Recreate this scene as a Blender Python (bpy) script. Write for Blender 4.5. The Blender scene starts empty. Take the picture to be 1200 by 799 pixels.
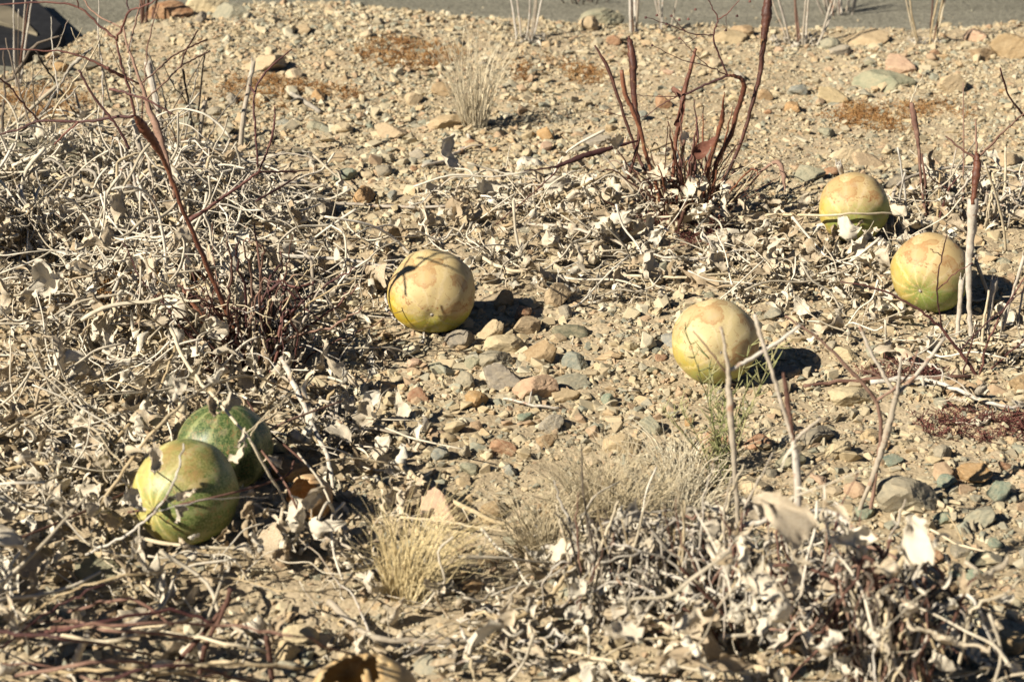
import bpy, math, random
import numpy as np
from mathutils import Vector, Matrix, Euler

# ------------------------------------------------------------------ camera, sky, sun, exposure
sc = bpy.context.scene
COL = sc.collection
CAM_H = 0.77
PITCH = math.radians(21.5)
F = 2400.0                                   # focal length in photo pixels (1200 wide)
cd = bpy.data.cameras.new('camera')
cd.sensor_width = 36.0; cd.lens = 72.0
cd.clip_start = 0.02; cd.clip_end = 2000.0
cd.dof.use_dof = True; cd.dof.focus_distance = 2.15; cd.dof.aperture_fstop = 11.5
cam = bpy.data.objects.new('camera', cd); COL.objects.link(cam)
cam.location = (0, 0, CAM_H); cam.rotation_euler = (math.pi/2 - PITCH, 0, 0)
sc.camera = cam

SUN_TO = np.array([0.77, 0.48, -0.63]); SUN_TO /= np.linalg.norm(SUN_TO)      # direction the light travels
SUN_EL = math.asin(-SUN_TO[2]); SUN_AZ = math.atan2(-SUN_TO[0], -SUN_TO[1])
w = bpy.data.worlds.new('World'); sc.world = w; w.use_nodes = True
nt = w.node_tree; nt.nodes.clear()
sky = nt.nodes.new('ShaderNodeTexSky'); sky.sky_type = 'NISHITA'; sky.sun_disc = False
sky.altitude = 1500; sky.air_density = 0.4; sky.dust_density = 0.0; sky.sun_elevation = SUN_EL; sky.sun_rotation = SUN_AZ
bg = nt.nodes.new('ShaderNodeBackground'); bg.inputs[1].default_value = 0.05
wo = nt.nodes.new('ShaderNodeOutputWorld')
nt.links.new(sky.outputs[0], bg.inputs[0]); nt.links.new(bg.outputs[0], wo.inputs[0])
sd = bpy.data.lights.new('sun', 'SUN'); sd.energy = 5.0; sd.angle = math.radians(0.53); sd.color = (1.0, 0.925, 0.80)
so = bpy.data.objects.new('sun', sd); COL.objects.link(so)
so.rotation_euler = Vector(SUN_TO).to_track_quat('-Z', 'Y').to_euler(); so.location = (-3, -2, 3)
sc.view_settings.view_transform = 'Standard'; sc.view_settings.look = 'None'
sc.view_settings.exposure = 0.78; sc.view_settings.gamma = 1.0; sc.view_settings.use_curve_mapping = False
sc.render.engine = 'CYCLES'
sc.cycles.use_denoising = True
sc.cycles.denoising_input_passes = 'RGB_ALBEDO_NORMAL'
sc.cycles.max_bounces = 5; sc.cycles.diffuse_bounces = 1; sc.cycles.transmission_bounces = 3

random.seed(11); rng = np.random.default_rng(11)
R = random.uniform

# ------------------------------------------------------------------ noise and terrain
_lat = np.random.default_rng(5).random((256, 256))
def vnoise(x, y):
    x = np.asarray(x, float); y = np.asarray(y, float)
    xi = np.floor(x).astype(int); yi = np.floor(y).astype(int)
    fx = x - xi; fy = y - yi
    fx = fx*fx*(3 - 2*fx); fy = fy*fy*(3 - 2*fy)
    g = lambda a, b: _lat[a & 255, b & 255]
    return (g(xi, yi)*(1-fx) + g(xi+1, yi)*fx)*(1-fy) + (g(xi, yi+1)*(1-fx) + g(xi+1, yi+1)*fx)*fy
def fbm(x, y, o=4):
    s = 0; a = 0.5
    for i in range(o):
        s = s + a*(vnoise(x + 17.3*i, y + 9.1*i) - 0.5); x = x*2.03; y = y*2.03; a *= 0.5
    return s
def sstep(a, b, x):
    t = np.clip((x - a)/(b - a), 0, 1); return t*t*(3 - 2*t)
def edge_y(x):                               # where the gravel verge stops and the road begins
    x = np.asarray(x, float)
    e = 3.44 + 0.10*np.exp(-((x - 0.0)/0.25)**2)*0 + 0.05*(vnoise(x*4 + 3, 1.5) - .5) + 0.03*(vnoise(x*15, 7.5) - .5)
    e = e + 0.16*np.exp(-((x + 0.36)/0.26)**2) - 0.42*sstep(-0.62, -0.80, x)
    return e
def ground_h(x, y):
    x = np.asarray(x, float); y = np.asarray(y, float)
    h = 0.035*fbm(x*1.7 + 4, y*1.7, 3) + 0.016*fbm(x*9 + 1, y*9, 3) + 0.007*fbm(x*40, y*40, 2)
    h = h + 0.03*np.exp(-(((x + 0.36)/0.30)**2 + ((y - 3.25)/0.25)**2))
    e = edge_y(x)
    return h - 0.07*sstep(e - 0.03, e + 0.07, y)

UP = np.array([0, math.sin(PITCH), math.cos(PITCH)]); FW = np.array([0, math.cos(PITCH), -math.sin(PITCH)])
CP = np.array([0, 0, CAM_H])
def ray(px, py):
    return FW + np.array([1, 0, 0])*((px - 600)/F) + UP*(-(py - 399.5)/F)
def gp(px, py, hh=0.0):                      # the point hh above the ground seen there
    d = ray(px, py); z = 0.0
    for _ in range(8):
        t = (z + hh - CAM_H)/d[2]; p = CP + d*t; z = float(ground_h(p[0], p[1]))
    return CP + d*((z + hh - CAM_H)/d[2])
def vp(px, py, Y):                           # the point at distance Y seen there
    d = ray(px, py); return CP + d*(Y/d[1])
def depth(p): return float((np.asarray(p) - CP) @ FW)
def proj(x, y, z):
    X = x; dy = y; dz = z - CAM_H
    zc = dy*FW[1] + dz*FW[2]; yc = dy*UP[1] + dz*UP[2]
    return 600 + F*X/zc, 399.5 - F*yc/zc
def gz(x, y): return float(ground_h(x, y))

# ------------------------------------------------------------------ helpers
def link(o, parent=None):
    COL.objects.link(o)
    if parent is not None: o.parent = parent
    return o
def mesh(name, v, f, mat=None, smooth=True):
    me = bpy.data.meshes.new(name)
    me.from_pydata(np.asarray(v, float).tolist(), [], f if isinstance(f, list) else f.tolist())
    if smooth: me.polygons.foreach_set('use_smooth', [True]*len(me.polygons))
    if mat: me.materials.append(mat)
    me.update(); return me
def obj(name, me, parent=None, loc=None):
    o = bpy.data.objects.new(name, me)
    if loc is not None: o.location = [float(c) for c in loc]
    return link(o, parent)
def tag(o, label=None, cat=None, group=None, kind=None):
    if label: o['label'] = label
    if cat: o['category'] = cat
    if group: o['group'] = group
    if kind: o['kind'] = kind
    return o
def thing(name, label, cat, loc=(0, 0, 0), group=None):
    o = bpy.data.objects.new(name, None); o.empty_display_size = 0.02
    o.location = [float(c) for c in loc]; link(o); return tag(o, label, cat, group)

def smooth_path(P, rad, n=6):
    P = np.asarray(P, float); rad = np.asarray(rad, float)
    if len(P) < 3: n = max(n, 6)
    Q = np.vstack([2*P[0] - P[1], P, 2*P[-1] - P[-2]]); out = []; ro = []
    for i in range(1, len(Q) - 2):
        for k in range(n):
            t = k/n; a, b, c, d = Q[i-1], Q[i], Q[i+1], Q[i+2]
            out.append(0.5*(2*b + (c - a)*t + (2*a - 5*b + 4*c - d)*t*t + (3*b - a - 3*c + d)*t**3))
            s = t*t*(3 - 2*t); ro.append(rad[i-1]*(1 - s) + rad[i]*s)
    out.append(P[-1]); ro.append(rad[-1])
    return np.array(out), np.array(ro)
def tube_vf(P, rad, sides=7, wob=0.0):
    P = np.asarray(P, float); n = len(P)
    T = np.gradient(P, axis=0); T /= (np.linalg.norm(T, axis=1)[:, None] + 1e-12)
    ref = np.array([0.31, 0.83, 0.46])
    if abs(T.mean(0) @ ref) > 0.85*np.linalg.norm(T.mean(0)): ref = np.array([0.9, -0.3, 0.2])
    A = np.cross(T, ref); A /= (np.linalg.norm(A, axis=1)[:, None] + 1e-12); B = np.cross(T, A)
    an = np.arange(sides)*2*math.pi/sides
    rr = rad[:, None]*(1 + wob*rng.normal(size=(n, sides)))
    V = P[:, None, :] + (A[:, None, :]*np.cos(an)[None, :, None] + B[:, None, :]*np.sin(an)[None, :, None])*rr[:, :, None]
    V = V.reshape(-1, 3); Fc = []
    for i in range(n - 1):
        for j in range(sides):
            k = (j + 1) % sides
            Fc.append((i*sides + j, i*sides + k, (i+1)*sides + k, (i+1)*sides + j))
    Fc.append(tuple(range(sides))[::-1]); Fc.append(tuple((n-1)*sides + j for j in range(sides)))
    return V, Fc
def tube(name, P, rad, mat, parent=None, sides=7, n=6, jit=0.0, wob=0.05):
    P = np.asarray(P, float); rad = np.asarray(rad, float) if np.ndim(rad) else np.full(len(P), rad)
    Q, r = smooth_path(P, rad, n)
    if jit: 
        j = rng.normal(size=Q.shape)*jit; j[0] = 0; j[-1] = 0; Q = Q + j
    o0 = Q[0].copy(); V, Fc = tube_vf(Q, r, sides, wob)
    base = np.array(parent.location) if parent is not None else np.zeros(3)
    if parent is None:
        return obj(name, mesh(name, V - o0, Fc, mat), None, o0)
    return obj(name, mesh(name, V - base, Fc, mat), parent)

# ------------------------------------------------------------------ materials
def newmat(name):
    m = bpy.data.materials.new(name); m.use_nodes = True
    t = m.node_tree; t.nodes.clear()
    return m, t, t.nodes, t.links
def N(t, typ, **kw):
    n = t.nodes.new(typ)
    for k, v in kw.items(): setattr(n, k, v)
    return n
def noise(t, scale, detail=4, rough=0.6, coord=None):
    n = N(t, 'ShaderNodeTexNoise'); n.inputs['Scale'].default_value = scale
    n.inputs['Detail'].default_value = detail; n.inputs['Roughness'].default_value = rough
    if coord is not None: t.links.new(coord, n.inputs['Vector'])
    return n
def ramp(t, stops, fac=None, interp='LINEAR'):
    r = N(t, 'ShaderNodeValToRGB'); r.color_ramp.interpolation = interp
    e = r.color_ramp.elements
    while len(e) < len(stops): e.new(0.5)
    for i, (p, c) in enumerate(stops):
        e[i].position = p; e[i].color = (c[0], c[1], c[2], 1) if not isinstance(c, (int, float)) else (c, c, c, 1)
    if fac is not None: t.links.new(fac, r.inputs[0])
    return r
def mixc(t, fac, a, b, typ='MIX'):
    m = N(t, 'ShaderNodeMix', data_type='RGBA', blend_type=typ)
    for s, v in ((m.inputs[0], fac), (m.inputs[6], a), (m.inputs[7], b)):
        if isinstance(v, (int, float)): s.default_value = v
        elif isinstance(v, tuple): s.default_value = (*v, 1)
        else: t.links.new(v, s)
    return m.outputs[2]
def math_(t, op, a, b=None, c=None):
    m = N(t, 'ShaderNodeMath', operation=op)
    for i, v in enumerate((a, b, c)):
        if v is None: continue
        if isinstance(v, (int, float)): m.inputs[i].default_value = v
        else: t.links.new(v, m.inputs[i])
    return m.outputs[0]
def finish(t, col, rough=0.85, bump=None, bstr=0.3, bdist=0.002, trans=0.0, spec=0.25):
    p = N(t, 'ShaderNodeBsdfPrincipled'); t.links.new(col, p.inputs['Base Color'])
    if isinstance(rough, (int, float)): p.inputs['Roughness'].default_value = rough
    else: t.links.new(rough, p.inputs['Roughness'])
    p.inputs['Specular IOR Level'].default_value = spec
    if bump is not None:
        b = N(t, 'ShaderNodeBump'); b.inputs['Strength'].default_value = bstr; b.inputs['Distance'].default_value = bdist
        t.links.new(bump, b.inputs['Height']); t.links.new(b.outputs[0], p.inputs['Normal'])
    o = N(t, 'ShaderNodeOutputMaterial'); s = p.outputs[0]
    if trans:
        tr = N(t, 'ShaderNodeBsdfTranslucent'); t.links.new(col, tr.inputs[0])
        mx = N(t, 'ShaderNodeMixShader'); mx.inputs[0].default_value = trans
        t.links.new(s, mx.inputs[1]); t.links.new(tr.outputs[0], mx.inputs[2]); s = mx.outputs[0]
    t.links.new(s, o.inputs[0])

def N2(t, v):
    b = N(t, 'ShaderNodeRGBToBW'); t.links.new(v.outputs['Color'], b.inputs[0]); return b.outputs[0]
def mat_soil():
    m, t, n, l = newmat('sandy_soil')
    g = N(t, 'ShaderNodeNewGeometry').outputs['Position']
    a = noise(t, 5, 6, .65, g); b = noise(t, 160, 4, .7, g); v = N(t, 'ShaderNodeTexVoronoi'); v.inputs['Scale'].default_value = 260
    l.new(g, v.inputs['Vector'])
    c = ramp(t, [(.3, (.37, .29, .18)), (.5, (.46, .365, .235)), (.7, (.52, .425, .285))], a.outputs['Fac']).outputs[0]
    c = mixc(t, .75, c, ramp(t, [(.3, .55), (.7, 1.2)], b.outputs['Fac']).outputs[0], 'MULTIPLY')
    gr = mixc(t, .35, c, ramp(t, [(0, .75), (1, 1.15)], N2(t, v)).outputs[0], 'MULTIPLY')
    h = math_(t, 'ADD', math_(t, 'MULTIPLY', v.outputs['Distance'], -.7), b.outputs['Fac'])
    finish(t, gr, .95, h, .7, .0015, spec=.1); return m
STONE_COLS = [(0.428, 0.344, 0.207), (0.494, 0.412, 0.265), (0.296, 0.265, 0.191), (0.411, 0.36, 0.24), (0.51, 0.446, 0.306), (0.222, 0.224, 0.179), (0.444, 0.318, 0.182), (0.198, 0.224, 0.182), (0.461, 0.369, 0.232), (0.362, 0.241, 0.149), (0.543, 0.498, 0.365), (0.444, 0.378, 0.248)]
def mat_stone(name, rnd):
    m, t, n, l = newmat(name)
    oi = N(t, 'ShaderNodeObjectInfo'); tc = N(t, 'ShaderNodeTexCoord').outputs['Object']
    if rnd:
        k = len(STONE_COLS)
        base = ramp(t, [(i/k, STONE_COLS[i]) for i in range(k)], oi.outputs['Random'], 'CONSTANT').outputs[0]
        a = noise(t, 3.0, 4, .7, tc); f = noise(t, 14, 3, .7, tc); bd = .0006
    else:
        base = oi.outputs['Color']
        a = noise(t, 2.2, 5, .7, tc); f = noise(t, 16, 4, .75, tc); bd = .0014
    off = N(t, 'ShaderNodeVectorMath', operation='ADD'); l.new(tc, off.inputs[0])
    rs = math_(t, 'MULTIPLY', oi.outputs['Random'], 37.0); l.new(rs, off.inputs[1])
    for x in (a, f): l.new(off.outputs[0], x.inputs['Vector'])
    c = mixc(t, .8, base, ramp(t, [(.25, (.72, .70, .68)), (.5, (1, 1, 1)), (.75, (1.2, 1.17, 1.1))], a.outputs['Fac']).outputs[0], 'MULTIPLY')
    c = mixc(t, .7, c, ramp(t, [(.3, .68), (.5, 1.0), (.72, 1.25)], f.outputs['Fac']).outputs[0], 'MULTIPLY')
    up = N(t, 'ShaderNodeSeparateXYZ'); l.new(N(t, 'ShaderNodeNewGeometry').outputs['Normal'], up.inputs[0])
    dust = math_(t, 'MULTIPLY', ramp(t, [(.35, 0.2), (.65, 1.0)], a.outputs['Fac']).outputs[0], .5)
    c = mixc(t, dust, c, (.48, .385, .245))
    finish(t, c, .9, f.outputs['Fac'], .55, bd, spec=.12); return m
def mat_plant(name, cols, scale=60, stretch=None, bstr=.4, trans=0.0, rough=.85, obj_rand=True, spot=None, spec=.2):
    m, t, n, l = newmat(name)
    oi = N(t, 'ShaderNodeObjectInfo'); tc = N(t, 'ShaderNodeTexCoord').outputs['Object']
    a = noise(t, scale, 4, .65, tc)
    fac = a.outputs['Fac']
    if obj_rand: fac = math_(t, 'ADD', math_(t, 'MULTIPLY', math_(t, 'SUBTRACT', oi.outputs['Random'], .5), .6), fac)
    k = len(cols)
    c = ramp(t, [(.25 + .5*i/(k-1), cols[i]) for i in range(k)], fac).outputs[0]
    b = noise(t, scale*5, 3, .7, tc)
    c = mixc(t, .55, c, ramp(t, [(.3, .6), (.7, 1.25)], b.outputs['Fac']).outputs[0], 'MULTIPLY')
    if spot:
        s = noise(t, scale*1.7, 5, .7, tc)
        c = mixc(t, ramp(t, [(spot[1], 0.0), (spot[1] + .08, .85)], s.outputs['Fac']).outputs[0], c, spot[0])
    finish(t, c, rough, b.outputs['Fac'], bstr, .0015, trans, spec=spec); return m
M = {}
M['soil'] = mat_soil()
M['stone'] = mat_stone('weathered_stone', False); M['pebble'] = mat_stone('mixed_pebble', True)
M['leaf'] = mat_plant('dry_leaf', [(0.407, 0.311, 0.198), (0.578, 0.481, 0.34), (0.663, 0.574, 0.431), (0.696, 0.623, 0.488)], 55, trans=.10, spot=((.26, .15, .07), .66))
M['leafgrey'] = mat_plant('grey_dry_leaf', [(0.471, 0.408, 0.309), (0.599, 0.533, 0.416), (0.674, 0.615, 0.494)], 55, trans=.08)
M['leafbit'] = mat_plant('dry_leaf_bits', [(0.381, 0.293, 0.184), (0.597, 0.503, 0.362), (0.69, 0.608, 0.465), (0.731, 0.665, 0.53)], 2.5, trans=.08)
M['straw'] = mat_plant('straw_stem', [(0.402, 0.304, 0.171), (0.535, 0.435, 0.279), (0.602, 0.516, 0.365)], 45, spot=((.30, .19, .10), .68))
M['strawbit'] = mat_plant('straw_bits', [(0.42, 0.36, 0.26), (0.61, 0.54, 0.415), (0.72, 0.65, 0.52)], 2.0)
M['greystem'] = mat_plant('grey_weathered_stem', [(.20, .18, .145), (.34, .30, .24), (.52, .47, .38)], 45)
M['palestalk'] = mat_plant('pale_bleached_stalk', [(0.387, 0.327, 0.244), (0.493, 0.431, 0.345), (0.549, 0.504, 0.425)], 40, spot=((.30, .165, .10), .57))
M['trumpet'] = mat_plant('red_brown_stem', [(0.072, 0.027, 0.017), (0.13, 0.047, 0.026), (0.23, 0.093, 0.048)], 50, rough=.55, spot=((.36, .21, .09), .60), spec=.4)
M['maroon'] = mat_plant('dark_maroon_stem', [(.055, .022, .020), (.10, .040, .034), (.18, .08, .06)], 50, rough=.6, spec=.3)
M['redtwig'] = mat_plant('dull_red_twig', [(0.1, 0.05, 0.036), (0.17, 0.092, 0.066), (0.28, 0.175, 0.125)], 50)
M['husk'] = mat_plant('torn_red_husk', [(0.096, 0.036, 0.024), (0.192, 0.08, 0.052), (0.336, 0.2, 0.144)], 60, trans=.15)
M['darktwig'] = mat_plant('dark_twig', [(.045, .036, .03), (.085, .065, .05), (.15, .12, .09)], 50)
M['grass'] = mat_plant('dry_grass', [(0.861, 0.689, 0.368), (1.102, 0.934, 0.568), (1.24, 1.114, 0.773)], 30, trans=.2)
M['palegrass'] = mat_plant('pale_dry_grass', [(0.623, 0.516, 0.327), (0.752, 0.643, 0.439), (0.818, 0.727, 0.531)], 30, trans=.2)
M['green'] = mat_plant('grey_green_sprig', [(.20, .22, .085), (.33, .33, .14), (.46, .42, .21)], 40, trans=.15)
M['rust'] = mat_plant('rusty_groundcover', [(.20, .085, .025), (.34, .17, .06), (.48, .29, .12)], 2.5)
M['purple'] = mat_plant('purple_groundcover', [(.07, .025, .022), (.14, .05, .042), (.23, .10, .075)], 2.5)
def mat_road():
    m, t, n, l = newmat('worn_asphalt')
    g = N(t, 'ShaderNodeNewGeometry').outputs['Position']
    mp = N(t, 'ShaderNodeMapping'); mp.inputs['Scale'].default_value = (.6, 6, 1); l.new(g, mp.inputs[0])
    a = noise(t, 2.0, 4, .6, mp.outputs[0]); b = noise(t, 140, 3, .7, g)
    c = ramp(t, [(.3, (.165, .155, .115)), (.7, (.235, .218, .165))], a.outputs['Fac']).outputs[0]
    c = mixc(t, .9, c, ramp(t, [(.3, .45), (.7, 1.5)], b.outputs['Fac']).outputs[0], 'MULTIPLY')
    finish(t, c, .9, b.outputs['Fac'], .9, .004, spec=.15); return m
M['road'] = mat_road()

# ------------------------------------------------------------------ the setting
def sheet(name, x0, x1, y0, y1, st, mat):
    xs = np.arange(x0, x1 + st/2, st); ys = np.arange(y0, y1 + st/2, st)
    X, Y = np.meshgrid(xs, ys); Z = ground_h(X, Y) + 0.003*(rng.random(X.shape) - .5)
    V = np.stack([X.ravel(), Y.ravel(), Z.ravel()], 1); nx = len(xs); ny = len(ys)
    i = (np.arange(ny - 1)[:, None]*nx + np.arange(nx - 1)[None, :]).ravel()
    Fc = np.stack([i, i + 1, i + nx + 1, i + nx], 1)
    me = bpy.data.meshes.new(name)
    me.vertices.add(len(V)); me.vertices.foreach_set('co', V.ravel())
    me.loops.add(len(Fc)*4); me.loops.foreach_set('vertex_index', Fc.ravel().astype(np.int32))
    me.polygons.add(len(Fc)); me.polygons.foreach_set('loop_start', (np.arange(len(Fc))*4).astype(np.int32))
    me.update(calc_edges=True); me.polygons.foreach_set('use_smooth', [True]*len(me.polygons)); me.materials.append(mat)
    return obj(name, me)
tag(sheet('ground', -1.9, 1.9, 0.5, 3.75, 0.008, M['soil']), kind='structure')
def flat(name, x0, x1, y0, y1, z, mat):
    return tag(obj(name, mesh(name, [(x0, y0, z), (x1, y0, z), (x1, y1, z), (x0, y1, z)], [(0, 1, 2, 3)], mat, False)), kind='structure')
flat('terrain', -600, 600, -600, 900, -0.11, M['soil'])
flat('road', -300, 300, 2.7, 10.2, -0.052, M['road'])

# ------------------------------------------------------------------ shape variants
def ico(sub):
    import bmesh
    bm = bmesh.new(); bmesh.ops.create_icosphere(bm, subdivisions=sub, radius=1)
    V = np.array([v.co for v in bm.verts]); Fc = [tuple(v.index for v in f.verts) for f in bm.faces]; bm.free()
    return V, Fc
ICO = {k: ico(k) for k in (1, 2, 3, 4)}
def n3(p, s, seed):
    a = vnoise(p[:, 0]*s + seed, p[:, 1]*s + p[:, 2]*1.7*s + 3); b = vnoise(p[:, 1]*s + 31 + seed, p[:, 2]*s + 11 - p[:, 0]*1.3*s)
    return a + b - 1
def stone_vf(sub, seed, sharp=70, planes=11, rough=.05, round_=.35):
    r0 = np.random.default_rng(seed); D, Fc = ICO[sub]
    Nn = r0.normal(size=(planes, 3)); Nn /= np.linalg.norm(Nn, axis=1)[:, None]
    d = r0.uniform(.62, 1.0, planes)
    s = np.clip((D @ Nn.T)/d[None, :], 1e-3, None)
    r = 1.0/((s**sharp).sum(1) + (round_*2)**sharp)**(1/sharp)
    r = np.minimum(r, 1.35); V = D*r[:, None]
    V = V*(1 + rough*n3(D, 2.5, seed % 90)[:, None] + rough*.7*n3(D, 6, seed % 70)[:, None] + rough*.45*n3(D, 15, seed % 50)[:, None])
    return V, Fc
def hull_vf(seed, n=15):
    import bmesh
    r0 = np.random.default_rng(seed); P = r0.normal(size=(n, 3)); P /= np.linalg.norm(P, axis=1)[:, None]
    P *= r0.uniform(.8, 1.12, n)[:, None]; bm = bmesh.new(); vs = [bm.verts.new(p) for p in P]
    bmesh.ops.convex_hull(bm, input=vs); bmesh.ops.delete(bm, geom=[v for v in bm.verts if not v.link_faces], context='VERTS')
    bmesh.ops.dissolve_limit(bm, angle_limit=.2, verts=bm.verts, edges=bm.edges)
    bmesh.ops.bevel(bm, geom=list(bm.edges), offset=.05, segments=1, affect='EDGES')
    bm.verts.index_update(); V = np.array([v.co for v in bm.verts]); Fc = [tuple(v.index for v in f.verts) for f in bm.faces]; bm.free()
    return V, Fc
def leaf_vf(seed, petiole=True, nu=11, nv=9, crumple=.12, open_=False):
    r0 = np.random.default_rng(seed)
    L = 1.0; W = r0.uniform(.16, .40); roll = r0.uniform(.8, 3.6); bend = r0.uniform(-3.0, 3.4); tw = r0.uniform(-1.9, 1.9)
    if open_: W = r0.uniform(.26, .44); roll = r0.uniform(.6, 2.3); bend = r0.uniform(-2.0, 2.4); tw = r0.uniform(-1.1, 1.1)
    V = []
    u = np.linspace(0, 1, nu); v = np.linspace(-1, 1, nv); U, VV = np.meshgrid(u, v, indexing='ij')
    prof = np.sin(np.pi*np.clip(U, .03, .985)**.62)**.75*(1 - .25*U)
    jag = 1 + .28*(vnoise(U*9 + seed*1.3, np.sign(VV)*3 + 5) - .5)*np.abs(VV)
    hw = W*prof*jag*VV
    Rr = W/max(roll, .2)*1.1
    th = hw/Rr; X = Rr*np.sin(th); Z = Rr*(1 - np.cos(th)) + .13*np.cos(VV*8 + 5*U + seed)*W*np.abs(VV) + .09*np.sin(U*17 + VV*3 + seed)*W*np.abs(VV)
    a = bend*U; ys = np.cumsum(np.cos(bend*u))/nu; zs = np.cumsum(np.sin(bend*u))/nu
    Yp = ys[:, None] - np.sin(a)*Z; Zp = zs[:, None] + np.cos(a)*Z
    t = tw*U; Xr = X*np.cos(t) - (Zp - zs[:, None])*np.sin(t); Zr = zs[:, None] + X*np.sin(t) + (Zp - zs[:, None])*np.cos(t)
    P = np.stack([Xr.ravel(), Yp.ravel(), Zr.ravel()], 1)
    for k in range(3): P[:, k] += crumple*n3(P + k*5, 3.2, (seed*3 + k*13) % 97) + crumple*.5*n3(P + k*3, 8, (seed*7 + k) % 83)
    Fc = [(i*nv + j, i*nv + j + 1, (i+1)*nv + j + 1, (i+1)*nv + j) for i in range(nu - 1) for j in range(nv - 1)]
    b = P.reshape(nu, nv, 3)[0].mean(0)
    P = P - b
    if petiole:
        k = r0.uniform(.35, .8); q = r0.normal(size=3)*.12
        pts, rr = smooth_path([(0, -k, 0), (q[0], -k*.5, q[1]), (0, .04, 0)], [.034, .026, .022], 4)
        tv, tf = tube_vf(pts, rr, 5); o = len(P); P = np.vstack([P, tv]); Fc = Fc + [tuple(i + o for i in f) for f in tf]
        P = P + np.array([0, k, 0])
    return P, Fc
def shred_vf(seed):                          # narrow curled strip of dead leaf or tendril
    r0 = np.random.default_rng(seed); n = 14; t = np.linspace(0, 1, n)
    c = r0.uniform(1.5, 7); ph = r0.uniform(0, 6); wv = r0.uniform(.012, .11)
    A = np.cumsum(np.stack([np.cos(c*t*t + ph), np.sin(c*t*t + ph)*r0.uniform(.4, 1), r0.uniform(-.6, .6)*np.cos(3*t + ph)], 1), 0)/n
    A -= A.mean(0); side = np.stack([np.sin(2*t + ph), np.cos(3*t), np.cos(2*t + ph)], 1)
    side /= np.linalg.norm(side, axis=1)[:, None]; hw = wv*np.sin(np.pi*np.clip(t, .06, .94))**.6
    cup = np.cross(side, np.gradient(A, axis=0)); cup /= np.linalg.norm(cup, axis=1)[:, None] + 1e-9
    V = np.stack([A - side*hw[:, None], A + cup*hw[:, None]*.6, A + side*hw[:, None]], 1).reshape(-1, 3)
    Fc = [(i*3 + j, i*3 + j + 1, i*3 + j + 4, i*3 + j + 3) for i in range(n - 1) for j in (0, 1)]
    return V, Fc
def twig_vf(seed, kinks=5, r=.022, amp=.10):
    r0 = np.random.default_rng(seed); n = kinks
    P = np.stack([np.linspace(-.5, .5, n), r0.normal(size=n)*amp, r0.normal(size=n)*amp*.6], 1)
    Q, rr = smooth_path(P, np.linspace(r*1.2, r*.7, n), 3); return tube_vf(Q, rr, 5, .08)
def arc_vf(seed):
    r0 = np.random.default_rng(seed); t = np.linspace(-.5, .5, 7); c = r0.uniform(-2.6, 2.6); a = np.cumsum(np.full(7, 1/7.0)*c)
    P = np.cumsum(np.stack([np.cos(a), np.sin(a), .25*np.sin(3*t + r0.uniform(0, 6))], 1), 0)/7; P -= P.mean(0); P += r0.normal(size=P.shape)*.012
    r = r0.uniform(.005, .011); Q, rr = smooth_path(P, np.linspace(r*1.3, r*.6, 7), 3); return tube_vf(Q, rr, 5, .08)
def sprig_vf(seed, r=.03, k=6):              # tiny branching bit of groundcover
    r0 = np.random.default_rng(seed); V = []; Fc = []; o = 0
    for i in range(k):
        d = r0.normal(size=3); d[2] = abs(d[2])*.7; d /= np.linalg.norm(d)
        P = np.array([[0, 0, 0], d*.5 + r0.normal(size=3)*.12, d + r0.normal(size=3)*.2])
        q, rr = smooth_path(P, [r, r, r*1.6], 2); v, f = tube_vf(q, rr, 4, .15)
        V.append(v); Fc += [tuple(a + o for a in g) for g in f]; o += len(v)
    return np.vstack(V), Fc

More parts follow.
